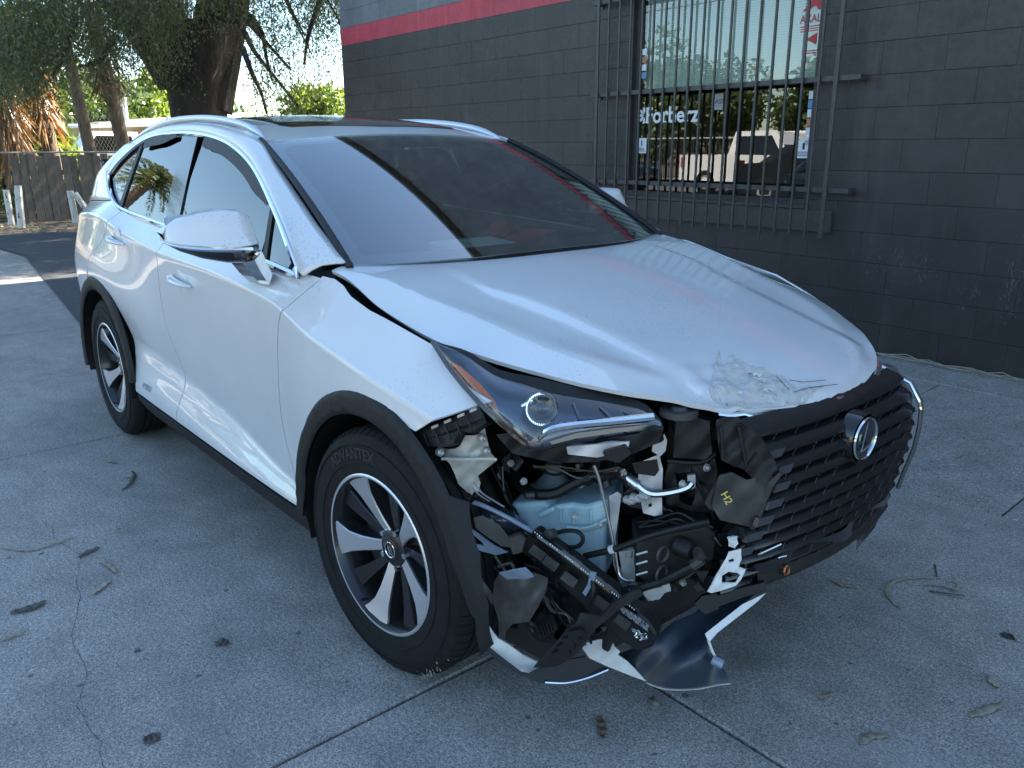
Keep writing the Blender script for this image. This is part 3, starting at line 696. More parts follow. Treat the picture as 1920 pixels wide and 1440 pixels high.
for sg in (-1, 1):
    u_ = np.full(20, sg * 1.0); P_ = Fws(u_, np.linspace(-.02, 1.0, 20)); b = MB(); b.tube((P_ + np.array([0, sg * .004, .004])).tolist(), .012, 6); b.obj('windshield_seal', BPLAST, CAR)
# ------------------------------------------------------------------ hood
HYE = Pchip([-.43, -.13, .13, .27, .41, .53, .62, .67, .73, .80, .835, .86], [.766, .768, .760, .728, .67, .605, .53, .47, .40, .27, .12, .0])
HZE = Pchip([-.43, -.33, -.13, .13, .27, .41, .53, .62, .72, .84], [1.112, 1.100, 1.035, .985, .968, .942, .912, .886, .868, .845])
HZC = Pchip([-.45, -.2, 0, .2, .4, .6, .72, .80, .835, .87], [1.138, 1.112, 1.078, 1.037, .990, .938, .902, .874, .856, .825])
HYU = Pchip([-.43, -.2, -.015, .111, .286, .598, .84], [.47, .465, .452, .405, .368, .332, .30]); HYL = Pchip([-.43, -.3, -.03, .11, .2, .35, .5, .6, .84], [.735, .715, .672, .628, .602, .568, .50, .42, .2])
sm = lambda t: (lambda q: q * q * (3 - 2 * q))(np.clip(t, 0, 1))
def H(x, y):
    a = np.abs(y); near = y < 0; zc = HZC(x); ye = HYE(x); yu = np.minimum(HYU(x), ye - .12); yl = np.minimum(HYL(x), ye - .035)
    ramp = sm((x + .28) / .45); d = .014 * ramp
    Bs = zc - .028 * a * a
    wdt = .022 + .058 * ramp
    z = Bs - d * sm((a - yu) / wdt) + .004 * ramp * np.exp(-((a - yl) / .05) ** 2)
    edge = ((zc - .028 * ye * ye) - d - HZE(x)) * (1 - sm((x - .50) / .22)); t = np.clip((a - yl) / np.maximum(ye - yl, .02), 0, 1.2)
    z = z - edge * t ** 1.5
    # crash: the near front corner is pushed up and crumpled
    g_ = np.exp(-(((x - .72) / .10) ** 2 + ((y + .28) / .13) ** 2)); cr = np.sin(x * 61 + y * 23) * np.sin(y * 47 - x * 18)
    z = z - .010 * g_ + .006 * g_ * cr + .010 * np.exp(-(((x - .745 + (y + .27) * .35) / .012) ** 2 + ((y + .25) / .09) ** 2))
    z = z + np.where(near, .012 * np.exp(-(((x - .55) / .16) ** 2 + ((a - .58) / .12) ** 2)), 0)
    return z
Fh = lambda x, y: np.stack([x, y, H(x, y)], 1)
xe = np.r_[np.linspace(-.40, .6, 26), np.linspace(.62, .80, 10), [.82, .832, .838]]
near = [(x, -float(HYE(x))) for x in xe]; far = [(x, float(HYE(x))) for x in xe]
rear = [(-.40 - .012 * (1 - (y / .75) ** 2), y) for y in np.linspace(.74, -.74, 20)][1:-1]
panel('hood', near + far[::-1] + rear, Fh, PAINT, CAR, .018, .012, flip=False)

# crash-torn patch at the hood tip: bare primer with lifted paint flakes
def on_hood(u, v):
    p = at(u, v, 'z', .87)
    for _ in range(12):
        z = float(H(np.array([p.x]), np.array([p.y]))[0]); p = at(u, v, 'z', z)
    return p
rp = random.Random(21)
pl = [(1330, 748), (1338, 722), (1346, 706), (1364, 690), (1386, 677), (1398, 684), (1406, 690), (1420, 692), (1432, 702), (1450, 702), (1470, 708), (1482, 722), (1496, 728), (1512, 724), (1528, 727), (1548, 722), (1530, 734), (1500, 744), (1470, 750), (1440, 755), (1400, 760), (1372, 765), (1360, 766), (1342, 756)]
pl = [on_hood(u + rp.uniform(-2, 2), v + rp.uniform(-1.5, 1.5)) for u, v in densify(pl, 9)]
_xs = np.array([p[0] for p in near if p[0] > .55]); _ys = np.array([p[1] for p in near if p[0] > .55])
for p in pl: p.x = min(p.x, float(np.interp(p.y, _ys, _xs)) - .004)
PATCH = mat('bare_primer', (.48, .46, .43), .75); k = NT(PATCH); w_ = k.world(); n1 = k.noise(w_, 30, 5, .7, .8); c_ = k.mix(k.ramp(n1, [(.3, 0), (.7, 1)]), (.40, .38, .355), (.58, .56, .53))
s1_ = k.noise(k.world((30, 160, 60)), 1.0, 3, .7, 1.2); c_ = k.mix(k.ramp(s1_, [(.62, 0), (.66, .75)]), c_, (.13, .12, .11)); s2_ = k.noise(k.world((150, 40, 60)), 1.0, 2, .6, 1.0); c_ = k.mix(k.ramp(s2_, [(.66, 0), (.70, .6)]), c_, (.20, .185, .17)); k.set('Base Color', c_); k.bump(n1, .6, .006)
Fpt = lambda x, y: Fh(x, y) + np.stack([0 * x, 0 * x, .0022 + .0018 * np.sin(x * 140 + y * 60) * np.sin(y * 110 - x * 50)], 1)
pp = panel('torn_paint_patch', [(p.x, p.y) for p in pl], Fpt, PATCH, CAR, .008, .0025)
b = MB()
for i in range(70):
    t = rp.random(); q = [(1388, 682), (1412, 700), (1428, 716), (1436, 736), (1450, 748)]; j = min(3, int(t * 4)); f_ = t * 4 - j; u = q[j][0] + (q[j + 1][0] - q[j][0]) * f_ + rp.gauss(0, 4); v = q[j][1] + (q[j + 1][1] - q[j][1]) * f_ + rp.gauss(0, 3)
    p = on_hood(u, v) + Vector((0, 0, .004)); a_ = [Vector((rp.gauss(0, .004), rp.gauss(0, .006), rp.uniform(0, .006))) for _ in range(3)]; b.sheet([p + q_ for q_ in a_], .0008)
tag(b.obj('paint_flakes', mat('paint_flake', (.68, .66, .62), .6), pp, smooth=False), kind='stuff')
b = MB()
for (pts_) in ([(1334, 726), (1352, 738), (1364, 764)], [(1362, 695), (1400, 704), (1440, 706)], [(1480, 716), (1505, 720), (1548, 716)], [(1490, 738), (1520, 730), (1570, 724)], [(1350, 712), (1342, 730)], [(1455, 708), (1480, 735)]):
    P_ = [on_hood(u, v) + Vector((0, 0, .0052)) for u, v in densify(pts_, 8, False)]; b.tube(P_, .0009, 4, False)
tag(b.obj('scratches', mat('scratch', (.07, .065, .06), .8), pp, smooth=False), kind='stuff')
# ------------------------------------------------------------------ wheels
def tyre_mb():
    b = MB(); pr = [(-.104, .232), (-.112, .262), (-.114, .295), (-.110, .325), (-.100, .345), (-.085, .357), (-.073, .361)]
    xs = [-.073]
    prof = list(pr)
    for c in (-.05, -.017, .017, .05): prof += [(c - .005, .3625), (c - .0045, .354), (c + .0045, .354), (c + .005, .3625)]
    prof += [(-h, r) for h, r in pr[::-1]]
    b.lathe(prof, 96); return b
def sipes(b, n=72):
    # tread blocks: shoulder lugs as small raised bars
    for i in range(n):
        a = 2 * math.pi * i / n
        for sd in (-1, 1):
            pts = []
            for (h, r) in ((.056, .3632), (.073, .3618), (.086, .3575), (.098, .348)):
                for da in (.008, .047): pts.append((math.cos(a + da) * r, sd * h, math.sin(a + da) * r))
            base = len(b.v); out = [(p[0] * 1.004, p[1], p[2] * 1.004) for p in pts]; b.v += out + pts
            for j in range(3):
                q = (base + 2 * j, base + 2 * j + 1, base + 2 * j + 3, base + 2 * j + 2); b.f.append(q if sd < 0 else q[::-1])
                b.f.append((base + 2 * j, base + 2 * j + 2, base + 8 + 2 * j + 2, base + 8 + 2 * j)); b.f.append((base + 2 * j + 3, base + 2 * j + 1, base + 8 + 2 * j + 1, base + 8 + 2 * j + 3))
def polar(r, a): return (r * math.cos(a), r * math.sin(a))
def spoke(parent, a, mach):
    """machined twisted spoke: wide shoulder at the rim, slim at the hub; y is the face depth"""
    b = MB(); rows = []
    if mach: sec = [(.050, -.018, .016, -.052), (.085, -.018, .021, -.062), (.13, -.020, .029, -.074), (.175, -.026, .040, -.086), (.205, -.042, .054, -.094), (.222, -.054, .062, -.100)]
    else: sec = [(.050, -.014, .014, -.040), (.10, -.016, .018, -.050), (.16, -.022, .022, -.062), (.222, -.034, .030, -.074)]
    sw = -.38 if mach else -.30
    for r, w0, w1, y in sec:
        aa = a + sw * (r - .05); cx, cz = polar(r, aa); tx, tz = -math.sin(aa), math.cos(aa)
        p = lambda w, yy: (cx + tx * w, yy, cz + tz * w)
        rows.append([p(w0 - .004, y + .05), p(w0, y + .004), p(w0 + .003, y), p(w1 - .003, y + (.004 if mach else 0)), p(w1, y + .008), p(w1 + .006, y + .05)])
    b.grid(rows); b.f.append(tuple(range(5, -1, -1)))
    o = b.obj('spoke', DKALLOY, parent, ang=25)
    if mach:
        o.data.materials.append(SATIN)
        for i, p in enumerate(o.data.polygons):
            if i < 25 and i % 5 in (1, 2): p.material_index = 1
    return o
def make_wheel(phase):
    b = MB(); b.lathe([(-.098, .232), (-.106, .238), (-.108, .230), (-.100, .224), (-.06, .216), (.06, .214), (.09, .23), (.105, .236)], 72)
    b.lathe([(-.03, .0), (-.030, .16), (-.02, .165), (-.02, 0)], 40)
    b.lathe([(-.058, .0), (-.058, .046), (-.052, .056), (-.03, .060)], 32)
    wh = b.obj('wheel', DKALLOY, CAR)
    b = MB(); b.lathe([(-.1085, .2285), (-.1095, .2335), (-.107, .238)], 72); b.obj('rim_flange', SATIN, wh)
    t = tyre_mb(); sipes(t); t.obj('tyre', RUBBER, wh, ang=40)
    for i in range(5):
        spoke(wh, phase + i * 2 * math.pi / 5, True); spoke(wh, phase + (i + .5) * 2 * math.pi / 5, False)
    b = MB(); b.lathe([(-.0605, .0), (-.062, .030), (-.060, .034)], 28); cap = b.obj('center_cap', GBLACK, wh)
    b = MB(); b.lathe([(-.0635, .021), (-.0645, .0225), (-.0635, .025), (-.062, .025)], 28); b.box((-.004, -.0632, -.002), (.004, .002, .026), Matrix.Rotation(R(-24), 3, 'Y')); b.box((.004, -.0632, -.011), (.020, .002, .004)); b.obj('cap_emblem', CHROME, wh)
    for i in range(5):
        a = phase + (i + .35) * 2 * math.pi / 5; x, z = polar(.057, a); b = MB(); b.lathe([(-.058, .0), (-.058, .009), (-.045, .010), (-.03, .010)], 6, 'y', (x, 0, z)); b.obj('lug_nut', CHROME, wh)
    b = MB(); x, z = polar(.205, phase + 2.2); b.tube([(x, -.09, z), (x * .95, -.115, z * .95)], .004, 6); b.obj('valve', RUBBER, wh)
    # raised lettering on the sidewall
    v, f = text_geo('ADVANTEX', .045, .0012); A = np.array(v); wd_ = A[:, 0].max()
    for rev in (0,):
        b = MB(); pts = []
        for p in v:
            rr = .283 + p[1]; an = R(128) - (p[0] - wd_ / 2) / .298 - R(20); pts.append((rr * math.cos(an), -.1155, rr * math.sin(an)))
        b.add(pts, f); b.obj('tyre_lettering', mat('raised_rubber', (.017, .017, .0175), .7), wh, smooth=False)
    b = MB(); b.lathe([(-.1138, .268), (-.1155, .270), (-.1155, .2715), (-.1138, .273)], 80); b.lathe([(-.1135, .333 - .012), (-.1145, .322), (-.1145, .3235), (-.111, .3245)], 80); b.obj('sidewall_ring', RUBBER, wh)
    b = MB(); b.lathe([(.0, .03), (.0, .165), (.012, .165), (.012, .03)], 40); b.obj('brake_disc', SATIN, wh)
    return wh
WH = make_wheel(R(118))
WH.location = (.0, -.79, .364); WH.rotation_euler = (0, 0, R(4))
w2 = copy_tree(WH, CAR); w2.location = (-2.66, -.79, .364); w2.rotation_euler = (0, R(-20), 0)
for x in (0, -2.66):
    w3 = copy_tree(WH, CAR); w3.location = (x, .79, .364); w3.rotation_euler = (0, 0, R(180 + (4 if x == 0 else 0)))
# mud on the front tyre
b = MB(); rn = random.Random(3)
for i in range(60):
    a = R(-52 + rn.gauss(0, 7)); r = .352 + rn.gauss(0, .006); s = rn.uniform(.001, .004); h = -.098 + rn.gauss(0, .006)
    c = Vector((r * math.cos(a), h - .002, r * math.sin(a))); b.add([c + Vector((s, 0, 0)), c + Vector((0, -.001, s * 2)), c + Vector((-s, 0, 0)), c + Vector((0, .001, -s))], [(0, 1, 2, 3)])
mud = b.obj('mud_splash', mat('dried_mud', (.30, .28, .24), .9), WH, smooth=False); tag(mud, kind='stuff')
# ------------------------------------------------------------------ mirrors
def mirror(sg):
    # housing as rings along y (outwards), swept back towards the tip; each ring in x,z
    def ring(y, pts, per=3): return [(x, sg * y, z) for x, z in smooth_poly(pts, per, True)]
    def rings(mb, rows):
        mb.grid(rows, True); n = len(rows[0]); mb.f.append(tuple(range(n - 1, -1, -1))); mb.f.append(tuple((len(rows) - 1) * n + i for i in range(n)))
        if sg > 0: mb.f = [q[::-1] for q in mb.f]
    top = MB(); rows = []
    for (y, x0, x1, zb, zt) in ((.884, -.668, -.80, 1.180, 1.246), (.900, -.622, -.815, 1.177, 1.266), (.93, -.598, -.825, 1.176, 1.281), (.98, -.606, -.83, 1.175, 1.284), (1.03, -.642, -.835, 1.174, 1.276), (1.075, -.698, -.838, 1.177, 1.259), (1.105, -.752, -.838, 1.182, 1.238), (1.122, -.800, -.836, 1.188, 1.214)):
        h = zt - zb; q = ring(y, [(x0 + .004, zb + .001), (x0 - .002, zb + h * .30), (x0 - .030, zb + h * .80), (x0 - .062, zt), (x1 + .03, zt - .004), (x1, zb + h * .5), (x1 + .008, zb)])
        rows.append(q)
    rings(top, rows); m = top.obj('mirror', PAINT, CAR, ang=50)
    low = MB(); rows = []
    for (y, x0, x1, zb) in ((.885, -.655, -.79, 1.118), (.92, -.612, -.81, 1.118), (.98, -.622, -.82, 1.124), (1.04, -.668, -.83, 1.138), (1.085, -.725, -.832, 1.158), (1.11, -.78, -.832, 1.178)):
        zt = 1.176 + max(0, y - 1.06) * .12; rows.append(ring(y, [(x0 + .008, zt), (x0 - .01, (zt + zb) / 2), (x0 - .05, zb), (x1 + .02, zb + .008), (x1, (zt + zb) / 2), (x1 + .01, zt)]))
    rings(low, rows); low.obj('mirror_base', GBLACK, m, ang=50)
    ch = MB(); pts = smooth_poly([(-.812, 1.122, 1.186), (-.755, 1.108, 1.179), (-.70, 1.080, 1.174), (-.645, 1.034, 1.171), (-.608, .98, 1.170), (-.598, .93, 1.166), (-.600, .905, 1.155)], 6)
    ch.tube([(p[0], sg * p[1], p[2]) for p in pts], [.003 + .009 * i / len(pts) for i in range(len(pts))], 6); ch.obj('mirror_strip', CHROME, m)
    def stalk(nm, ma, A, B_):
        st = MB(); st.grid([[(x, sg * y, z) for x, y, z in A], [(x * .5 + u * .5, sg * (y * .55 + v * .45), z * .5 + w * .5) for (x, y, z), (u, v, w) in zip(A, B_)], [(x, sg * y, z) for x, y, z in B_]], True); n = len(A); st.f.append(tuple(range(n))); st.f.append(tuple(2 * n + i for i in range(n))); st.obj(nm, ma, m, ang=40)
    stalk('mirror_stalk', CHROME, [(-.575, .905, 1.160), (-.590, .925, 1.135), (-.665, .935, 1.120), (-.665, .90, 1.165)], [(-.612, .862, 1.082), (-.632, .868, 1.048), (-.700, .868, 1.042), (-.690, .835, 1.08)])
    stalk('mirror_foot', GBLACK, [(-.665, .935, 1.122), (-.665, .90, 1.16), (-.775, .90, 1.15), (-.775, .93, 1.112)], [(-.700, .866, 1.044), (-.690, .83, 1.08), (-.795, .83, 1.075), (-.800, .862, 1.034)])
    gl = MB(); gl.box((-.842, sg * 1.0, 1.226), (.004, .20, .075)); gl.obj('mirror_glass', mat('mirror_silver', (.7, .72, .74), .02, 1.0), m)
mirror(-1); mirror(1)
_m = [o for o in CAR.children if o.name.startswith('mirror')][-1]; _p = Vector((-.69, .84, 1.15))   # far mirror is folded in
_m.matrix_local = Matrix.Translation(_p) @ Matrix.Rotation(R(82), 4, 'Z') @ Matrix.Translation(-_p)
# ------------------------------------------------------------------ door handles, badges, lamps at the rear
for sg in (-1, 1):
    for (x0, z0) in ((-1.44, .965), (-2.28, 1.055)):
        y0 = float(S(np.array([x0]), np.array([z0]))[0])
        b = MB(); pts = [(x0 + t * .115, sg * (y0 + .026 * (1 - t * t) + .004), z0 + .010 * t * -1) for t in np.linspace(-1, 1, 15)]
        b.tube(pts, [.006 + .011 * (1 - abs(t) ** 3) for t in np.linspace(-1, 1, 15)], 10, flat=.7); h = b.obj('door_handle', PAINT, CAR)
        b = MB(); c = Vector((x0 - .005, sg * (y0 + .0015), z0 + .002)); rr = []
        b.lathe([(.0, .0), (.0006, .052), (.003, .058)], 28, 'y', c)
        b.obj('handle_recess', mat('recess_paint', (.66, .665, .665), .4, coat=.6), CAR)
    b = MB(); tl = [(-3.50, .775, 1.0), (-3.56, .72, 1.09), (-3.70, .60, 1.12), (-3.72, .60, 1.02), (-3.60, .72, .93)]
    b.sheet([(x, sg * y, z) for x, y, z in tl], .03, (-.6, sg * .8, 0)); b.obj('tail_light', mat('tail_lens', (.12, .006, .006), .08, coat=1.0), CAR, smooth=False)
    b = MB(); b.tube([(-3.16, sg * .882, 1.075), (-3.20, sg * .885, 1.06), (-3.22, sg * .88, 1.0)], [.012, .03, .008], 8); 
v, f = text_geo('HYBRID', .034, .001, .25); b = MB(); xx = [p[0] for p in v]
for p in v: pass
P2 = np.array(v); bx = -2.075 + P2[:, 0]; bz = .395 + P2[:, 1]; yy = -(S(bx, bz) + .004); b.add(list(zip(bx, yy, bz)), f); b.obj('badge', CHROME, CAR, smooth=False)
# rear end
b = MB()
rows = []
for (z, x, w) in ((.22, -3.60, .62), (.40, -3.72, .68), (.62, -3.74, .69), (.80, -3.70, .69), (1.0, -3.66, .68), (1.13, -3.66, .64)): rows.append([(x + .10 * (abs(t) ** 3), t * w, z) for t in np.linspace(-1, 1, 15)])
b.grid(rows); b.obj('tailgate', PAINT, CAR)
b = MB(); b.grid([[(-3.66 + .1 * abs(t) ** 3, t * .64, 1.13) for t in np.linspace(-1, 1, 11)], [(-3.36 + .03 * abs(t) ** 3, t * .62, 1.40 + .02 * (1 - t * t)) for t in np.linspace(-1, 1, 11)]]); b.obj('rear_glass', GBLACK, CAR)
b = MB(); b.grid([[(-3.36, t * .62, 1.405 + .03 * (1 - t * t)) for t in np.linspace(-1, 1, 11)], [(-3.55, t * .60, 1.40 + .03 * (1 - t * t)) for t in np.linspace(-1, 1, 11)], [(-3.36, t * .62, 1.385 + .02 * (1 - t * t)) for t in np.linspace(-1, 1, 11)]]); b.obj('spoiler', PAINT, CAR)
# underbody, floor, firewall and cabin
b = MB(); b.box((-1.5, 0, .27), (4.2, 1.16, .10)); b.box((-1.34, 0, .27), (1.75, 1.60, .09)); b.obj('underbody', DARKIN, CAR, smooth=False)
b = MB(); b.box((-.47, 0, .72), (.04, 1.42, .78)); b.obj('firewall', DARKIN, CAR, smooth=False)
b = MB(); rows = [[(x, y, z + (.03 * math.cos(y * 3))) for y in np.linspace(-.74, .74, 13)] for x, z in ((-.42, 1.045), (-.62, 1.06), (-.80, 1.05), (-.88, 1.0), (-.90, .80))]; b.grid(rows); b.box((-.85, .37, 1.055), (.12, .40, .05), bev=.02); b.box((-.88, 0, .97), (.05, .30, .16), Matrix.Rotation(R(-15), 3, 'Y'), .01); b.obj('dashboard', SEAT, CAR)
b = MB(); tor = []
for i in range(33):
    a = 2 * math.pi * i / 32; tor.append((-1.02 + .06 * math.sin(a), .37 + .185 * math.cos(a), .96 + .17 * math.sin(a)))
b.tube(tor, .016, 8, False); b.box((-1.0, .37, .95), (.05, .16, .10), Matrix.Rotation(R(20), 3, 'Y'), .02); b.tube([(-1.0, .37, .95), (-.85, .37, .92)], .04, 8); b.obj('steering_wheel', SEAT, CAR)
for y in (-.37, .37):
    b = MB(); b.box((-1.45, y, .62), (.52, .50, .18), bev=.05); b.box((-1.74, y, .95), (.16, .50, .64), Matrix.Rotation(R(-18), 3, 'Y'), .05); b.box((-1.86, y, 1.34), (.10, .26, .18), Matrix.Rotation(R(-12), 3, 'Y'), .04); b.obj('seat', SEAT, CAR)
b = MB(); b.box((-2.35, 0, .62), (.5, 1.3, .18), bev=.05); b.box((-2.66, 0, .95), (.16, 1.3, .62), Matrix.Rotation(R(-20), 3, 'Y'), .05)
for y in (-.42, 0, .42): b.box((-2.80, y, 1.30), (.09, .22, .14), bev=.03)
tag(b.obj('rear_seat', SEAT, CAR), kind='stuff')
b = MB(); b.box((-.74, .30, 1.115), (.16, .20, .012), Matrix.Rotation(R(8), 3, 'X'), .003); b.box((-.80, .22, 1.14), (.07, .12, .06), Matrix.Rotation(R(35), 3, 'Z'), .012); b.obj('red_reflection', mat('reflected_red', (.35, .03, .03), .8), CAR)  # red boxes on the dash stand in for the wall stripe's reflection
b = MB(); b.box((-.66, -.02, 1.10), (.20, .30, .03), Matrix.Rotation(R(4), 3, 'Y'), .006); b.obj('dash_paper', mat('grey_paper', (.40, .42, .42), .7), CAR)
b = MB(); b.box((-1.06, 0, 1.405), (.03, .24, .075), Matrix.Rotation(R(-10), 3, 'Y'), .02); b.box((-1.02, 0, 1.44), (.14, .12, .05), bev=.01); b.obj('rear_view_mirror', GBLACK, CAR)
b = MB(); b.grid([[(x, y, z) for y in np.linspace(-.56, .56, 7)] for x, z in ((-1.20, 1.455), (-1.6, 1.52), (-2.3, 1.54), (-3.0, 1.44))]); b.obj('headliner', mat('headliner_cloth', (.28, .275, .26), .9), CAR)
for sg in (-1, 1):
    b = MB(); b.grid([[(x, sg * y, z) for x in (-.60, -1.2, -1.75)] for y, z in ((.76, 1.09), (.74, .95), (.72, .45))]); b.grid([[(x, sg * y, z) for x in (-1.80, -2.2, -2.45)] for y, z in ((.76, 1.13), (.74, .95), (.72, .45))]); tag(b.obj('door_trim', SEAT, CAR), kind='stuff')
# ------------------------------------------------------------------ front end
_FW, _RT, _UP, _C = (np.array(q) for q in (FW, RT, UP, CAM))
def lay(u, v, y):
    """points on the sight lines of the survey photo at lateral position y (metres, car axis = 0)"""
    d = _FW + np.asarray(u - 960.0)[:, None] / 1523.9 * _RT + np.asarray(720.0 - v)[:, None] / 1523.9 * _UP
    t = (y - _C[1]) / d[:, 1]; return _C + d * t[:, None]
def psheet(name, poly, yd, m, th=.004, res=7.0, crump=0.0, cs=.05, holes=(), seed=0, parent=None):
    """bent, dented sheet: yd = (y0, u0, v0, dy/du, dy/dv[, curvature u, curvature v])"""
    y0, u0, v0, du, dv = yd[:5]; cu, cv = (list(yd[5:]) + [0, 0])[:2]
    def F(u, v):
        a, b = u - u0, v - v0; y = y0 + du * a + dv * b + cu * a * a + cv * b * b
        if crump: y = y + crump * (np.sin(u * cs + seed) * np.sin(v * cs * 1.3 + 2 * seed + .6) + .6 * np.sin((u + v) * cs * 2.1 + seed))
        return lay(u, v, y)
    V = np.array(poly[:1], float); p0 = F(V[:, 0], V[:, 1])
    q = np.array(poly, float); c = q.mean(0, keepdims=True); e = 1.0
    n = np.cross(F(c[:, 0] + e, c[:, 1]) - F(c[:, 0] - e, c[:, 1]), F(c[:, 0], c[:, 1] + e) - F(c[:, 0], c[:, 1] - e))[0]
    return panel(name, poly, F, m, parent or CAR, res, th, holes=holes, flip=bool(n @ (_C - F(c[:, 0], c[:, 1])[0]) < 0), eps=.5)
def ptube(name, pts, r, m, n=8, per=5, parent=None, flat=1.0):
    P = lay(np.array([p[0] for p in pts], float), np.array([p[1] for p in pts], float), np.array([p[2] for p in pts], float))
    P = smooth_poly(P, per) if len(pts) > 2 else P
    b = MB(); b.tube([tuple(p) for p in P], r, n, flat=flat); return b.obj(name, m, parent or CAR)
def pt(u, v, y): return Vector(lay(np.array([float(u)]), np.array([float(v)]), np.array([float(y)]))[0])
TABG = mat('satin_grey_plastic', (.045, .047, .052), .26); SLAT = mat('grille_plastic', (.008, .0085, .0095), .28, coat=.2)
TICK = mat('grille_tick', (.07, .072, .078), .3); SMOKE = m_noise('smoky_plastic', (.045, .043, .042), (.085, .08, .077), 40, .45, .2, 120, .001)
SKININ = m_noise('bumper_skin_inside', (.014, .020, .032), (.035, .048, .070), 14, .32, .15, 60, .002)
BLUEP = m_noise('bluish_clear_plastic', (.16, .21, .28), (.24, .30, .38), 30, .22, .1, 50, .001)
# --- grille
GPX = Pchip([.38, .42, .46, .55, .65, .75, .80, .84, .885], [.868, .880, .892, .908, .918, .911, .893, .866, .822]); GPK = Pchip([.38, .55, .75, .88], [.36, .30, .16, .28])
def GX(y, z): return GPX(z) - GPK(z) * y * y
GHW = Pchip([.38, .44, .53, .61, .70, .745, .79, .87, .89], [.38, .43, .425, .395, .35, .338, .358, .405, .41])
GHF = Pchip([.38, .44, .53, .75, .89], [.33, .35, .348, .346, .350])
GRL = MB()
rows = [[(float(GX(y, z)) - .075, y, z) for y in np.linspace(-float(GHW(z)) + .012, float(GHF(z)) - .01, 17)] for z in np.linspace(.39, .845, 14)]
GRL.grid(rows); grille = GRL.obj('grille', DARKIN, CAR)
nS = 11; ticks = MB()
for i in range(nS):
    z0 = .826 - i * .0393; hw = float(GHW(z0)); b = MB(); rows = []
    ys = np.linspace(-hw, float(GHF(z0)), 33)
    for j, y in enumerate(ys):
        zz = z0 + (.0006 if (j // 2 + i) % 2 else -.0004); x = float(GX(y, z0))
        rows.append([(x - .055, y, zz + .026), (x - .022, y, zz + .017), (x - .003, y, zz + .007), (x + .001, y, zz - .003), (x - .003, y, zz - .009), (x - .055, y, zz + .004)])
    b.grid([list(r) for r in rows]); b.obj('slat', SLAT, grille, ang=50)
    for j in range(-5, 6):
        y = j * .078 + (.039 if i % 2 else 0)
        if -hw + .02 < y < float(GHF(z0)) - .02 and not (abs(y) < .075 and .68 < z0 < .83):
            x = float(GX(y, z0)); s_ = .006
            ticks.add([(x + .001, y - .0018, z0 - .012), (x + .001, y + .0018, z0 - .012), (x - .006, y + .0018 + s_, z0 - .034), (x - .006, y - .0018 + s_, z0 - .034), (x + .0015, y + .010, z0 - .004), (x + .0015, y + .012, z0 - .007)], [(0, 1, 2, 3), (1, 4, 5)])
    if 1 <= i <= 7:   # exposed slat ends on the broken side
        b = MB(); y0 = -hw; x = float(GX(y0, z0)); dy = .046
        q = [(x + .004, y0 - .006, z0 + .010), (float(GX(y0 + dy, z0)) + .005, y0 + dy, z0 + .009), (float(GX(y0 + dy, z0)) + .004, y0 + dy - .012, z0 - .010), (x + .002, y0 - .010, z0 - .011)]
        b.sheet(q, .012, (1, 0, 0)); b.obj('slat_end', TABG, grille, smooth=False)
tag(ticks.obj('grille_ticks', TICK, grille, smooth=False), kind='stuff')
# emblem
em = Vector((.912, 0, .753)); b = MB(); b.lathe([(0, 0), (.012, .050), (.010, .056)], 40, 'x', em); embl = b.obj('emblem', GBLACK, CAR)
b = MB(); b.lathe([(.004, .060), (.010, .064), (.002, .067), (-.03, .068)], 48, 'x', em); b.obj('emblem_bezel', GBLACK, embl)
b = MB(); b.lathe([(.011, .052), (.015, .0545), (.011, .057)], 48, 'x', em); b.obj('emblem_ring', CHROME, embl)
b = MB(); xx = em.x + .014
b.add([(xx, -.004, .793), (xx, .003, .797), (xx, -.014, .724), (xx, -.024, .722)], [(0, 3, 2, 1)]); b.add([(xx, -.024, .722), (xx, -.014, .724), (xx + .0, .030, .736), (xx, .028, .728), (xx, .0, .722)], [(0, 4, 3, 2, 1)])
b.obj('emblem_letter', CHROME, embl, smooth=False)
# chrome frame along the top and down the far side
def gpt(y, z, o=.012): return (float(GX(y, z)) + o, y, z)
fx_ = lambda y: float(np.interp(abs(y), [float(HYE(q)) for q in np.linspace(.838, .70, 30)], np.linspace(.838, .70, 30)))
def hedge(y, dx=.006, dz=-.016): x = fx_(y); return (x + dx, y, float(H(np.array([x - .004]), np.array([y]))[0]) + dz)
b = MB(); b.tube([hedge(y) for y in np.linspace(-.385, .352, 28)], .010, 8, flat=.6); b.obj('grille_chrome', CHROME, grille)
b = MB(); b.grid([[hedge(y, .002 - .012 * k_, -.020 - .012 * k_) for y in np.linspace(-.385, .352, 24)] for k_ in range(4)]); b.obj('grille_top_panel', GBLACK, grille)
b = MB(); b.tube([hedge(.352), gpt(.352, .82, .012), gpt(.353, .775, .014), gpt(.354, .752, .014)], .009, 8, flat=.7); b.obj('grille_chrome', CHROME, grille)
b = MB(); b.tube([gpt(.354, .752, .013), gpt(.355, .70, .012), gpt(.354, .63, .012), gpt(.354, .55, .010), gpt(.356, .50, .010)], .009, 8, flat=.7); b.obj('grille_side_trim', mat('dark_satin_trim', (.16, .165, .17), .3, .7), grille)
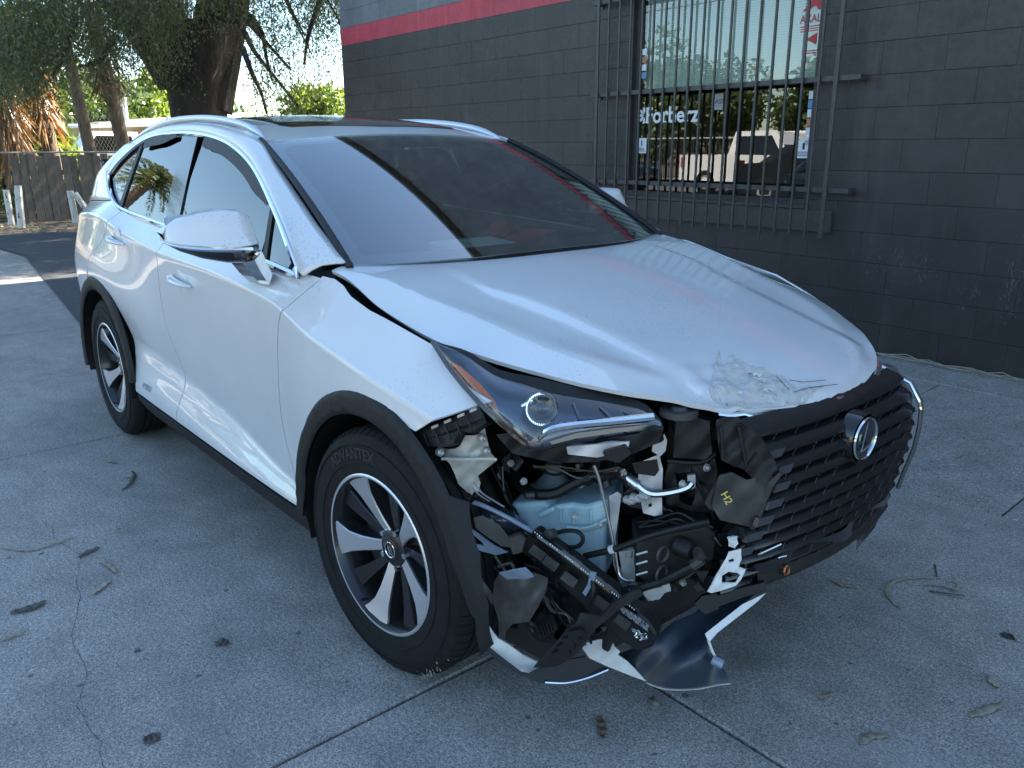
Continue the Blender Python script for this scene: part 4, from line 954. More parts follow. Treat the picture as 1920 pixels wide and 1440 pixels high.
# lower lip
def lip(y, k): z = [.462, .435, .418, .412][k] + .10 * max(0, y) ** 2; x = [float(GX(y, .44)) + .006, float(GX(y, .42)) + .018, float(GX(y, .42)) + .006, float(GX(y, .42)) - .12][k]; return (x, y, z)
b = MB(); b.grid([[lip(y, k) for y in np.linspace(-.33, .325, 26)] for k in range(4)]); b.obj('lower_lip', BPLAST, CAR)
b = MB(); b.grid([[(float(GX(y, z)) - .004 + .01 * math.sin(y * 22 + z * 30), y, z + .08 * max(0, y) ** 2) for y in np.linspace(-.36, .31, 20)] for z in (.50, .475, .45)]); b.obj('lower_grille_panel', SLAT, CAR)
# tow-eye with copper spring hanging in the grille
b = MB(); c = pt(1467, 1066, -.245); b.tube([c + Vector((.01 + .002 * i / 12, .0115 * math.cos(i * .785), .0115 * math.sin(i * .785))) for i in range(17)], .0026, 6); b.obj('copper_coil', mat('copper', (.45, .17, .09), .35, .8), CAR)
ptube('hanging_strap', [(1462, 1010, -.25), (1463, 1035, -.245), (1466, 1062, -.245)], .008, BPLAST, flat=.4)
# --- far side of the nose: bumper skin and headlight (mostly hidden from here)
rows = []
for z, dx in ((.26, -.05), (.36, 0), (.48, .015), (.60, .01), (.70, 0), (.78, -.02), (.84, -.05)):
    ye = float(GHF(min(max(z, .38), .87))) + .012; x0 = float(GX(ye, min(max(z, .40), .87))) + .002 + (dx if z < .4 else 0); r = []
    for t in np.linspace(0, 1, 12): r.append((x0 - .01 - (x0 - .47) * t ** 1.12, ye + (.87 - ye) * t, z + .01 * t - .16 * max(0, z - .55) / .3 * t ** 1.5))
    rows.append(r)
b = MB(); b.grid(rows); b.obj('front_bumper', PAINT, CAR)
b = MB(); b.grid([[(.76 - .50 * t, .42 + .36 * math.sin(t * 1.5), zz + (.92 - zz) * t ** 1.3) for t in np.linspace(0, 1, 9)] for zz in (.74, .78, .81)]); b.obj('headlight', GBLACK, CAR)
# --- near headlight
lo = [(811, 641, -.800), (848, 697, -.815), (900, 757, -.822), (950, 802, -.800), (1000, 839, -.765), (1060, 829, -.70), (1150, 817, -.60), (1243, 803, -.505)]
hi = [(811, 640, -.798), (868, 664, -.785), (926, 703, -.765), (985, 722, -.725), (1045, 740, -.67), (1120, 752, -.60), (1195, 766, -.535), (1240, 790, -.505)]
LO = np.array(smooth_poly(lay(*np.array(lo).T), 5)); HI = np.array(smooth_poly(lay(*np.array(hi).T), 5))
nrm_out = np.array([.62, -.70, .30])
def hl(off, e0=0.0, e1=1.0, bul=.020):
    r_ = []
    for t in np.linspace(e0, e1, 9): r_.append([tuple(a + (c_ - a) * t + nrm_out * (bul * 4 * t * (1 - t) * min(1, i / 8, (len(LO) - 1 - i) / 8 + .3) - off)) for i, (a, c_) in enumerate(zip(LO, HI))])
    return r_
b = MB(); b.grid(hl(.085, .0, 1.15, .0)); hlm = b.obj('headlight', mat('lamp_housing', (.10, .125, .165), .25, .6), CAR)
b = MB(); rr = hl(0); b.grid(rr); b.obj('lens', GLASS_C, hlm)
b = MB(); b.tube([tuple(p) for p in LO], .007, 6); b.obj('lens_rim', GBLACK, hlm)
rr = hl(.020, .96, 1.22, .0); b = MB(); b.grid(rr); b.obj('lamp_top_cover', BPLAST, hlm)
# housing side walls
b = MB(); b.grid([[tuple(p) for p in LO], [tuple(p - nrm_out * .085) for p in LO]]); b.obj('lamp_wall', BPLAST, hlm)
# projector with knurled chrome ring
c = np.array(pt(1016, 766, -.712)); ax = Vector((.75, -.62, .22)).normalized(); q = ax.to_track_quat('Y', 'Z').to_matrix()
b = MB(); b.lathe([(-.03, .026), (.010, .030), (.016, .034), (.010, .038), (-.03, .040)], 40); b.v = [tuple(q @ Vector(p) + Vector(c)) for p in b.v]; b.obj('projector_ring', CHROME, hlm)
b = MB(); b.lathe([(.004, 0), (.002, .016), (-.008, .028)], 28); b.v = [tuple(q @ Vector(p) + Vector(c)) for p in b.v]; b.obj('projector_lens', GBLACK, hlm)
b = MB()
for i in range(26):
    a_ = R(-120 + i * 8); b.box(q @ Vector((.0365 * math.cos(a_), .014, .0365 * math.sin(a_))) + Vector(c), (.003, .008, .005), q)
tag(b.obj('projector_knurl', CHROME, hlm, smooth=False), kind='stuff')
ptube('lamp_bracket', [(980, 762, -.745), (1000, 750, -.73)], .006, CHROME, parent=hlm); 
# chrome daytime-light bar and its lower reflection band, amber reflector
ptube('light_bar', [(1008, 826, -.752), (1030, 806, -.742), (1075, 797, -.695), (1150, 790, -.62), (1225, 782, -.54)], [.004 + .006 * min(1, i / 6) for i in range(21)], CHROME, parent=hlm)
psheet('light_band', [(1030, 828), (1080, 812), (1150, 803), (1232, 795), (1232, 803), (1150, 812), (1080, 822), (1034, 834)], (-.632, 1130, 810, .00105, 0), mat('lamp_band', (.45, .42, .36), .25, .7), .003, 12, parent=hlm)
psheet('amber_reflector', [(838, 676), (862, 688), (900, 722), (925, 752), (932, 772), (915, 758), (880, 722)], (-.797, 880, 720, .0002, 0), mat('amber_plastic', (.68, .15, .02), .25, coat=.8), .003, 10, parent=hlm)
for (u0, v0, y0, u1, v1, y1) in ((1075, 755, -.655, 1090, 790, -.67), (1125, 762, -.61, 1150, 786, -.61), (1165, 770, -.57, 1195, 783, -.57)): ptube('lamp_fin', [(u0, v0, y0), (u1, v1, y1)], .0035, mat('lamp_fin', (.08, .095, .125), .3), parent=hlm)
# black underside of the lamp, silvered ballast, wiring block
psheet('lamp_underside', [(1000, 842), (1060, 832), (1150, 820), (1243, 806), (1235, 830), (1190, 850), (1120, 866), (1050, 868), (1010, 862), (960, 850), (930, 815), (955, 812)], (-.64, 1100, 835, .0007, 0), BPLAST, .02, 10, .004)
b_ = psheet('ballast', [(1062, 838), (1130, 832), (1180, 828), (1178, 845), (1120, 858), (1065, 852)], (-.66, 1115, 840, .0007, 0), GALV, .012, 10, .002)
psheet('connector', [(1130, 848), (1170, 836), (1185, 850), (1160, 868), (1136, 862)], (-.645, 1155, 850, .0007, 0), BPLAST, .03, 10)
# --- fender end: ribbed retainer and torn primed bracket
rt = psheet('bumper_retainer', [(772, 815), (898, 762), (905, 775), (912, 792), (880, 812), (862, 806), (850, 832), (832, 838), (800, 836), (790, 832)], (-.855, 840, 800, .00045, -.0003), BPLAST, .028, 8)
for (u, v) in ((795, 815), (815, 808), (835, 800), (855, 792), (875, 783)): ptube('rib', [(u, v - 2, -.862 + (u - 840) * .00045), (u + 10, v + 24, -.866 + (u - 840) * .00045)], .0028, BPLAST, 5, parent=rt)
ptube('rib', [(785, 830, -.885), (850, 806, -.856), (905, 783, -.832)], .003, BPLAST, 5, parent=rt)
for (u, v) in ((808, 800), (832, 790), (857, 779), (880, 769)): psheet('clip', [(u, v), (u + 12, v - 5), (u + 13, v), (u + 1, v + 5)], (-.862, 840, 795, .00045, 0), GALV, .004, 8, parent=rt)
psheet('torn_bracket', [(814, 838), (830, 858), (843, 869), (853, 890), (859, 907), (884, 930), (890, 920), (897, 924), (901, 905), (896, 892), (932, 863), (921, 850), (917, 840), (909, 802), (897, 815), (885, 818), (872, 818), (862, 838), (853, 843), (840, 842)], (-.80, 870, 860, .0009, .0004, 1.2e-5, 0), BAREW, .003, 6, .004, .09)
ptube('bracket_fold', [(828, 860, -.845), (870, 861, -.808), (917, 860, -.765), (931, 862, -.75)], .004, BAREW)
for (u, v) in ((827, 849), (906, 822), (914, 846)):
    c = pt(u, v, -.80 + (u - 870) * .0009 - .016); b = MB(); b.lathe([(.0, .0), (.004, .005), (.0, .010), (-.01, .011)], 10, 'x', c); b.obj('bolt', GALV, CAR)
ptube('torn_strip', [(888, 905, -.80), (905, 925, -.79), (925, 938, -.785), (945, 950, -.78)], .0035, GALV, flat=.4); ptube('torn_strip', [(885, 915, -.80), (902, 930, -.79), (918, 940, -.785)], .003, GALV, flat=.4)
# --- washer tank
TANKM = mat('blue_tank_plastic', (.20, .40, .48), .38, sub=.25, trans=.15); TANKM.node_tree.nodes['Principled BSDF'].inputs['Subsurface Radius'].default_value = (.02, .03, .035); TANKM.node_tree.nodes['Principled BSDF'].inputs['Subsurface Scale'].default_value = .5
k = NT(TANKM); w_ = k.world(); k.set('Base Color', k.mix(k.ramp(k.noise(k.world((1, 1, .25)), 16, 4, .6), [(.35, 0), (.7, 1)]), (.34, .51, .58), (.52, .68, .73)))
def extrude_px(name, poly, y0, u0, dy, depth, m, bev=.012, parent=None):
    P = [pt(u, v, y0 + (u - u0) * dy) for u, v in poly]; n = (P[1] - P[0]).cross(P[2] - P[0]).normalized()
    if n.dot(CAM - P[0]) < 0: n = -n
    b = MB(); c = sum(P, Vector()) / len(P)
    b.sheet(P, depth, n)
    # sheet() extrudes to -n
    o = b.obj(name, m, parent or CAR, ang=30); md = o.modifiers.new('b', 'BEVEL'); md.width = bev; md.segments = 2; md.limit_method = 'ANGLE'; return o
tk = extrude_px('washer_tank', [(955, 945), (1020, 940), (1030, 950), (1072, 944), (1098, 948), (1140, 936), (1141, 985), (1100, 1000), (1062, 996), (1030, 1010), (1008, 1018), (958, 990)], -.60, 1050, .0007, .16, TANKM, .010)
extrude_px('tank_lower', [(1010, 1000), (1062, 990), (1100, 996), (1137, 980), (1133, 1088), (1095, 1092), (1060, 1085), (1012, 1070)], -.585, 1050, .0007, .15, TANKM, .010, tk)
extrude_px('tank_lug', [(1006, 965), (1036, 950), (1040, 958), (1012, 974)], -.615, 1050, .0007, .03, TANKM, .004, tk)
ptube('tank_seam', [(1064, 988, -.597), (1100, 989, -.572), (1141, 972, -.545)], .004, TANKM, parent=tk)
for u in (1052, 1075, 1108): ptube('tank_rib', [(u, 955, -.602 + (u - 1050) * .0007), (u, 980, -.602 + (u - 1050) * .0007)], .003, TANKM, 5, parent=tk)
c = pt(1038, 900, -.50); b = MB(); b.lathe([(-.05, .062), (-.02, .060), (.01, .035), (.025, .022), (.05, .021)], 28, 'z', c); b.obj('tank_neck', mat('grey_tank_plastic', (.20, .25, .27), .4), tk)
ptube('hose', [(972, 830, -.55), (966, 870, -.56), (972, 905, -.60), (1000, 925, -.63), (1040, 925, -.60), (1075, 908, -.57), (1110, 893, -.54), (1180, 885, -.50)], .015, BPLAST)
ptube('hose_clamp', [(1098, 900, -.552), (1112, 893, -.542)], .0175, BPLAST)
ptube('dipstick', [(1113, 872, -.60), (1122, 895, -.59), (1135, 950, -.575), (1152, 1030, -.56), (1160, 1075, -.555), (1172, 1088, -.55), (1190, 1090, -.54)], .0042, ALU)
ptube('strut_rod', [(930, 880, -.62), (945, 905, -.60), (965, 930, -.60)], .007, BPLAST); ptube('strut_rod', [(905, 870, -.55), (925, 900, -.55), (938, 935, -.55)], .010, BPLAST)
psheet('strut_plate', [(940, 862), (955, 850), (962, 858), (958, 890), (944, 880)], (-.50, 950, 870, .0005, 0), GALV, .004)
# --- radiator support uprights
psheet('core_support', [(1196, 868), (1236, 852), (1243, 880), (1241, 935), (1242, 965), (1228, 968), (1206, 962), (1198, 920)], (-.475, 1220, 910, .0009, 0), GALV, .004, 8, .002, holes=[[(1216, 945), (1222, 943), (1222, 950), (1216, 951)]])
psheet('core_support', [(1226, 826), (1246, 814), (1251, 826), (1248, 845), (1238, 856), (1222, 846)], (-.49, 1236, 836, .0009, 0), GALV, .004, 8, holes=[[(1240, 821), (1245, 820), (1245, 826), (1240, 827)]])
psheet('core_support', [(1142, 930), (1158, 922), (1165, 928), (1160, 965), (1154, 1010), (1158, 1060), (1196, 1096), (1180, 1108), (1168, 1106), (1150, 1060), (1146, 1000)], (-.535, 1155, 1010, .0009, 0), GALV, .004, 8, .002)
psheet('core_support', [(1160, 1035), (1190, 1030), (1191, 1088), (1168, 1082)], (-.530, 1175, 1060, .0009, 0), GALV, .004, 8)
psheet('mount_plate', [(1170, 925), (1185, 910), (1200, 912), (1212, 935), (1205, 955), (1180, 950)], (-.50, 1190, 930, .0009, 0), BPLAST, .012, 8)
for (u, v) in ((1179, 938), (1191, 934), (1208, 931), (1176, 1038), (1186, 1034), (1216, 1118)):
    c = pt(u, v, -.51 + (u - 1190) * .0009); b = MB(); b.lathe([(.016, 0), (.016, .006), (.006, .0065), (.006, .011), (-.01, .011)], 10, 'x', c); b.obj('bolt', GALV, CAR)
ptube('coolant_pipe', [(1150, 878, -.52), (1183, 900, -.50)], .019, BPLAST)
ptube('pipe_joint', [(1177, 895, -.505), (1197, 910, -.497)], .016, ALU, 12)
ptube('coolant_pipe', [(1195, 909, -.50), (1212, 922, -.49), (1230, 926, -.475), (1262, 922, -.445), (1288, 914, -.42), (1297, 905, -.41)], .0095, ALU)
psheet('pipe_flange', [(1289, 892), (1304, 890), (1304, 914), (1297, 918), (1290, 912)], (-.41, 1297, 905, .0009, 0), GALV, .012, 8)
psheet('horn_bracket', [(1185, 868), (1232, 862), (1236, 882), (1228, 893), (1192, 888)], (-.488, 1210, 876, .0009, 0), BPLAST, .015, 8)
psheet('yellow_tag', [(1189, 871), (1198, 871), (1198, 882), (1190, 882)], (-.497, 1194, 876, .0009, 0), mat('yellow_label', (.55, .45, .03), .5), .002, 6)
# --- air duct and radiator side baffles
psheet('air_duct', [(1268, 772), (1330, 790), (1335, 850), (1322, 862), (1262, 858), (1265, 815)], (-.42, 1300, 820, .0007, 0), BPLAST, .10, 10, .003)
psheet('air_duct', [(1255, 862), (1325, 862), (1338, 850), (1345, 880), (1338, 960), (1300, 960), (1270, 950), (1250, 945), (1245, 900)], (-.40, 1295, 905, .0007, 0), BPLAST, .08, 10, .003, holes=[[(1266, 888), (1300, 884), (1304, 930), (1296, 950), (1275, 940)]])
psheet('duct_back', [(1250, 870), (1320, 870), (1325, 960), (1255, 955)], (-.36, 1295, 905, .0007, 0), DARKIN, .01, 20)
ptube('duct_ridge', [(1252, 864, -.435), (1300, 868, -.40), (1325, 864, -.38), (1342, 850, -.37)], .007, BPLAST)
c = pt(1273, 770, -.44); b = MB(); b.lathe([(.012, 0), (.012, .017), (.004, .022), (.004, .045), (-.01, .047)], 18, 'z', c); b.obj('lamp_mount', GPLAST, CAR)
psheet('lamp_mount_arm', [(1250, 775), (1275, 758), (1300, 775), (1312, 790), (1285, 795), (1262, 790)], (-.43, 1280, 775, .0007, 0), BPLAST, .02, 8)
psheet('side_baffle', [(1343, 788), (1382, 782), (1400, 800), (1428, 822), (1445, 850), (1463, 886), (1440, 893), (1418, 905), (1395, 880), (1372, 872), (1352, 862), (1346, 830)], (-.405, 1400, 840, .0008, 0), BPLAST, .008, 8, .004, .06)
psheet('side_baffle', [(1335, 950), (1348, 892), (1372, 886), (1400, 900), (1440, 890), (1450, 893), (1437, 930), (1424, 970), (1405, 988), (1380, 982), (1350, 975)], (-.41, 1390, 930, .0008, .0001), GPLAST, .006, 8, .003, .05)
psheet('baffle_flap', [(1322, 945), (1350, 890), (1385, 893), (1360, 952), (1330, 955)], (-.43, 1355, 920, .0008, .0001), GPLAST, .008, 8, .002)
v, f = text_geo('H2', 20, .3); P_ = np.array(v); P_ = P_[:, :2]; ca, sa = math.cos(R(-62)), math.sin(R(-62)); uu = 1351 + P_[:, 0] * ca + P_[:, 1] * sa * -1; vv = 926 - (P_[:, 0] * -sa * -1 + P_[:, 1] * ca)
b = MB(); b.add([tuple(p) for p in lay(uu, vv, -.4395 + (uu - 1355) * .0008 + (vv - 920) * .0001)], f); b.obj('painted_mark', mat('yellow_paint', (.6, .5, .12), .5), CAR, smooth=False)
for (u0, v0, u1, v1) in ((1352, 800, 1356, 862), (1385, 800, 1400, 875), (1420, 850, 1398, 880)): ptube('baffle_rib', [(u0, v0, -.412 + (u0 - 1400) * .0008), (u1, v1, -.412 + (u1 - 1400) * .0008)], .004, BPLAST, 5)
psheet('baffle_edge', [(1440, 905), (1462, 885), (1466, 890), (1447, 915), (1420, 985), (1402, 1010), (1398, 1000), (1415, 975)], (-.378, 1430, 940, .0003, 0), GPLAST, .012, 8)
# radiator and black inner structure so that the bay has a back
b = MB(); b.box((.62, .0, .60), (.06, .76, .46), bev=.01); b.box((.68, .0, .79), (.08, .70, .05), bev=.01); b.box((.66, .0, .40), (.10, .70, .06), bev=.01); b.obj('radiator', BPLAST, CAR)
b = MB(); b.box((.14, .02, .62), (.55, .72, .44), bev=.05); b.box((.12, -.05, .88), (.5, .5, .10), bev=.03); b.obj('engine', BPLAST, CAR)
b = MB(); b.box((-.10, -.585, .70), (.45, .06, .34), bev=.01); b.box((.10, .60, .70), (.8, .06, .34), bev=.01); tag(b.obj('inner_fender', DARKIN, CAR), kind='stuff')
b = MB(); b.box((.05, 0, .22), (1.1, .95, .02)); b.obj('engine_undertray', BPLAST, CAR)
# --- bumper beam end, crash box and hoses
cb = extrude_px('crash_box', [(1192, 1015), (1215, 1008), (1330, 985), (1345, 1000), (1342, 1050), (1300, 1070), (1215, 1096), (1192, 1080)], -.49, 1260, .0009, .12, BPLAST, .006)
for (u, v) in ((1240, 1038), (1238, 1074)):
    c = pt(u, v, -.513 + (u - 1260) * .0009); b = MB(); b.lathe([(.003, .017), (.008, .0195), (.003, .022)], 24, 'x', c); b.obj('pressed_ring', GPLAST, cb)
for v in (1040, 1058, 1078): ptube('crash_box_rib', [(1193, v, -.553), (1214, v - 6, -.535)], .003, GALV, 5, parent=cb)
c = pt(1285, 1028, -.48); b = MB(); b.lathe([(.02, 0), (.022, .018), (.01, .024), (-.02, .026)], 16, 'x', c); b.obj('connector', BPLAST, CAR)
ptube('hose', [(1095, 1043, -.60), (1147, 1031, -.57), (1180, 1020, -.55), (1212, 1007, -.53), (1270, 991, -.48), (1330, 978, -.43)], .0085, BPLAST); ptube('hose_clip', [(1144, 1031, -.572), (1151, 1029, -.569)], .011, WHITEP)
ptube('hose', [(1060, 1095, -.63), (1100, 1100, -.61), (1175, 1108, -.57), (1212, 1099, -.55), (1240, 1090, -.53), (1269, 1076, -.51), (1300, 1060, -.49), (1316, 1050, -.48)], .011, BPLAST); ptube('hose_tip', [(1298, 1061, -.4925), (1317, 1049, -.479)], .013, GPLAST)
ptube('wire_loop', [(1040, 1000, -.66), (1062, 995, -.65), (1085, 998, -.64), (1093, 1012, -.635), (1082, 1025, -.64), (1055, 1025, -.65), (1035, 1018, -.66)], .0055, BPLAST)
c = pt(1038, 1000, -.665); b = MB(); b.tube([c, c + Vector((.012, -.03, .012))], .013, 8); b.obj('connector', GPLAST, CAR)
psheet('lower_mount', [(1205, 1110), (1222, 1104), (1246, 1100), (1248, 1110), (1236, 1124), (1220, 1126), (1210, 1120)], (-.52, 1225, 1112, .0009, 0), GALV, .006, 6)
psheet('lower_mount', [(1240, 1098), (1256, 1095), (1258, 1108), (1246, 1112)], (-.50, 1250, 1100, .0009, 0), GALV, .006, 6)
# --- torn-out lower lamp hanging by its wiring
lm = psheet('hanging_lamp', [(876, 962), (884, 940), (900, 932), (930, 942), (965, 962), (998, 990), (1000, 1000), (985, 1010), (972, 1035), (960, 1040), (935, 1030), (905, 1010), (882, 990)], (-.765, 930, 985, .0009, .0004, 2e-5, 5e-5), mat('lamp_shell', (.035, .045, .065), .12, coat=.8), .012, 7, .003)
psheet('lamp_reflector', [(888, 972), (905, 968), (935, 985), (955, 1010), (965, 1028), (940, 1024), (910, 1004), (892, 990)], (-.79, 930, 995, .0009, .0004), mat('lamp_reflector', (.20, .19, .17), .3, .5), .003, 8, parent=lm)
psheet('lamp_block', [(952, 1010), (975, 1002), (985, 1012), (978, 1036), (962, 1040)], (-.80, 966, 1020, .0009, 0), GPLAST, .014, 8, parent=lm)
ptube('lamp_edge', [(884, 940, -.815), (915, 952, -.79), (955, 972, -.752), (1000, 998, -.715)], .006, BLUEP, parent=lm)
ptube('lamp_rim', [(893, 930, -.81), (877, 945, -.825), (872, 965, -.83), (876, 990, -.82)], .007, GBLACK, parent=lm)
psheet('lamp_tab', [(869, 1012), (874, 1000), (884, 992), (900, 1003), (925, 1022), (952, 1036), (930, 1041), (905, 1034), (880, 1027)], (-.80, 905, 1018, .0008, 0), BLUEP, .004, 6, holes=[[(881, 1006), (888, 1003), (905, 1018), (908, 1024), (890, 1020)]], parent=lm)
bd = extrude_px('lamp_body', [(985, 1008), (1000, 998), (1085, 1060), (1150, 1110), (1215, 1165), (1232, 1192), (1222, 1215), (1195, 1222), (1160, 1200), (1085, 1130), (1010, 1060), (975, 1036)], -.655, 1100, .0006, .05, BPLAST, .006)
ptube('light_strip', [(1000, 998, -.725), (1062, 1042, -.69), (1125, 1092, -.65), (1195, 1150, -.605)], .010, GBLACK, parent=bd)
dots = MB()
for i in range(46):
    t = i / 46; u, v = 1003 + 190 * t, 1001 + 148 * t
    if i % 7 < 4: dots.box(pt(u, v - 3, -.727 + .122 * t - .010), (.002, .002, .003))
tag(dots.obj('light_strip_dots', DECAL_W, bd, smooth=False), kind='stuff')
for i, (u, v) in enumerate(((1000, 1035), (1025, 1055), (1060, 1085), (1120, 1130), (1160, 1165))): psheet('lamp_panel', [(u, v - 14), (u + 24, v + 4), (u + 14, v + 18), (u - 10, v)], (-.672, 1100, 1100, .0006, 0), SMOKE if i < 3 else GPLAST, .004, 10, parent=bd)
psheet('broken_mirror', [(1183, 1178), (1196, 1180), (1204, 1190), (1212, 1186), (1214, 1198), (1200, 1202), (1190, 1194)], (-.625, 1200, 1190, .0006, 0), CHROME, .003, 5, .004, .3, parent=bd)
psheet('broken_edge', [(1150, 1130), (1172, 1140), (1200, 1158), (1216, 1172), (1214, 1184), (1195, 1170), (1168, 1150)], (-.64, 1185, 1155, .0006, 0), mat('shattered_plastic', (.22, .24, .26), .15), .004, 6, .006, .25, parent=bd)
for q_ in ([(985, 1058, -.70), (1010, 1066, -.69), (1035, 1082, -.68), (1050, 1100, -.67)], [(1000, 1070, -.70), (1030, 1090, -.68), (1080, 1098, -.65), (1140, 1096, -.61)], [(1055, 1060, -.69), (1042, 1080, -.69), (1046, 1100, -.68)], [(1110, 1080, -.66), (1112, 1110, -.67), (1100, 1140, -.68)]): ptube('wire', q_, .006, BPLAST)
psheet('lamp_hook', [(1106, 1072), (1118, 1075), (1110, 1098), (1098, 1118), (1092, 1112), (1102, 1095)], (-.67, 1105, 1095, .0006, 0), BLUEP, .006, 6)
# --- liner remains, smoky shield
psheet('liner_strip', [(850, 985), (856, 985), (880, 1040), (895, 1075), (926, 1118), (922, 1134), (905, 1105), (885, 1075), (865, 1030)], (-.86, 885, 1060, .0006, 0), GPLAST, .004, 8, .003)
psheet('smoky_shield', [(926, 1092), (938, 1072), (985, 1066), (998, 1075), (1012, 1078), (1028, 1084), (1024, 1108), (1008, 1140), (992, 1166), (960, 1170), (948, 1184), (945, 1206), (936, 1196), (934, 1160), (924, 1130)], (-.80, 975, 1120, .0005, .0003, 1.5e-5, 0), SMOKE, .003, 7, .005, .06)
psheet('shield_flap', [(935, 1075), (985, 1066), (1000, 1082), (985, 1086), (985, 1096), (975, 1096), (970, 1086), (950, 1086)], (-.815, 970, 1080, .0005, .0008), BLUEP, .004, 6, .003)
for i in range(6): ptube('bellows', [(1008 + i * 5, 1168 - i * 3, -.70), (1018 + i * 5, 1196 - i * 3, -.71)], .006, BPLAST, 6)
c = pt(1025, 1170, -.66); b = MB(); b.lathe([(-.05, .03), (0, .05), (.03, .04), (.05, .02)], 16, 'x', c); b.obj('fog_lamp_back', BPLAST, CAR)
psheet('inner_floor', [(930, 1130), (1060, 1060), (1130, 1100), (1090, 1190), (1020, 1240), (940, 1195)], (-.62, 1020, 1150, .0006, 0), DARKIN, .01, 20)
# --- lower bumper corner: white strip, black skirt, chrome strip, black blade
psheet('bumper_corner', [(905, 1200), (907, 1188), (912, 1178), (919, 1177), (926, 1188), (934, 1198), (955, 1210), (981, 1229), (1005, 1241), (1026, 1247), (1006, 1256), (992, 1262), (978, 1259), (944, 1234), (910, 1207)], (-.835, 960, 1220, .0011, 0, 0, 0), WHITEP, .006, 6, .002)
psheet('bumper_skirt', [(905, 1203), (944, 1234), (978, 1260), (994, 1263), (1026, 1248), (1070, 1236), (1100, 1232), (1140, 1252), (1120, 1266), (1085, 1278), (1045, 1284), (1010, 1280), (975, 1266), (935, 1240), (908, 1217)], (-.80, 1010, 1250, .0011, -.0004, 0, 0), BPLAST, .02, 8)
ptube('chrome_strip', [(1021, 1278, -.800), (1060, 1279, -.755), (1100, 1270, -.71), (1140, 1254, -.665)], .006, CHROME, flat=.6)
psheet('bumper_blade', [(1000, 1252), (1045, 1250), (1085, 1225), (1118, 1178), (1160, 1144), (1207, 1115), (1200, 1106), (1188, 1108), (1150, 1132), (1128, 1156), (1088, 1150), (1078, 1172), (1062, 1180), (1040, 1208), (1012, 1236)], (-.735, 1100, 1180, .0008, 0), CLAD, .012, 8, .002)
for i in range(4): psheet('blade_rib', [(1062 + i * -9, 1186 + i * 13), (1092 + i * -9, 1180 + i * 13), (1098 + i * -9, 1190 + i * 13), (1066 + i * -9, 1198 + i * 13)], (-.765, 1080, 1200, .0008, 0), BPLAST, .010, 10)
# --- torn bumper skin lying down to the ground
psheet('bumper_skin', [(1160, 1226), (1185, 1216), (1228, 1194), (1262, 1166), (1300, 1150), (1330, 1128), (1380, 1118), (1422, 1108), (1392, 1134), (1324, 1190), (1330, 1203), (1342, 1224), (1352, 1246), (1362, 1262), (1371, 1281), (1330, 1284), (1300, 1290), (1262, 1290), (1236, 1286), (1212, 1276), (1192, 1254), (1175, 1238)], (-.46, 1270, 1220, .00075, -.0006, 1.4e-6, 4e-6), SKININ, .005, 7, .010, .028)
psheet('bumper_skin_paint', [(1090, 1213), (1096, 1206), (1120, 1200), (1146, 1196), (1152, 1212), (1163, 1222), (1158, 1228), (1176, 1240), (1192, 1256), (1212, 1278), (1180, 1266), (1140, 1250), (1105, 1234)], (-.565, 1150, 1235, .0010, -.0002), WHITEP, .004, 6, .004, .05)
ptube('torn_edge', [(1212, 1280, -.505), (1240, 1290, -.475), (1270, 1293, -.45), (1310, 1291, -.42), (1345, 1284, -.395), (1370, 1281, -.375)], .0035, WHITEP, flat=.5)
psheet('bumper_edge', [(1322, 1188), (1392, 1133), (1436, 1112), (1420, 1128), (1345, 1186), (1330, 1204), (1326, 1198)], (-.425, 1380, 1150, .0008, -.0006), WHITEP, .010, 7)
ptube('torn_edge', [(1328, 1200, -.43), (1336, 1222, -.425), (1343, 1234, -.42)], .0035, WHITEP); ptube('plastic_clip', [(1336, 1236, -.43), (1356, 1246, -.42)], .012, BLUEP, 8)
psheet('bumper_lip', [(1303, 1132), (1316, 1118), (1380, 1105), (1434, 1092), (1440, 1108), (1400, 1118), (1340, 1140), (1318, 1150)], (-.40, 1370, 1120, .0008, -.0003), BPLAST, .03, 8)
psheet('clip_holder', [(1318, 1140), (1344, 1130), (1347, 1142), (1322, 1152)], (-.425, 1330, 1140, .0008, 0), GPLAST, .01, 8)
# torn white fragment at the grille corner
psheet('torn_fragment', [(1326, 1109), (1338, 1090), (1342, 1082), (1352, 1062), (1362, 1045), (1366, 1036), (1374, 1033), (1390, 1029), (1389, 1050), (1385, 1064), (1398, 1068), (1390, 1086), (1380, 1098), (1350, 1108), (1334, 1112)], (-.462, 1360, 1070, .0008, 0), WHITEP, .004, 5, .003, .1, holes=[[(1354, 1094), (1353, 1080), (1366, 1072), (1382, 1074), (1388, 1078), (1379, 1092)], [(1366, 1050), (1376, 1047), (1376, 1053), (1367, 1055)]])
psheet('torn_fragment', [(1366, 1010), (1380, 1005), (1384, 1018), (1378, 1028), (1366, 1024)], (-.458, 1372, 1015, .0008, 0), WHITEP, .006, 5, .004, .2)
ptube('white_crack', [(1438, 1060, -.30), (1460, 1046, -.275), (1475, 1042, -.262)], .0016, DECAL_W, 5); ptube('white_crack', [(1395, 1052, -.37), (1430, 1036, -.33), (1465, 1020, -.29)], .0022, DECAL_W, 5)
b = MB()
ptube('bay_edge_rail', [(655, 545, -.745), (690, 588, -.742), (745, 612, -.740), (808, 640, -.735)], .012, BPLAST)
# gutter between hood and fender
psheet('fender_gutter', [(648, 522), (700, 570), (760, 605), (822, 640), (812, 655), (745, 622), (690, 598), (658, 572)], (-.735, 730, 590, .0000, 0), BPLAST, .03, 12)

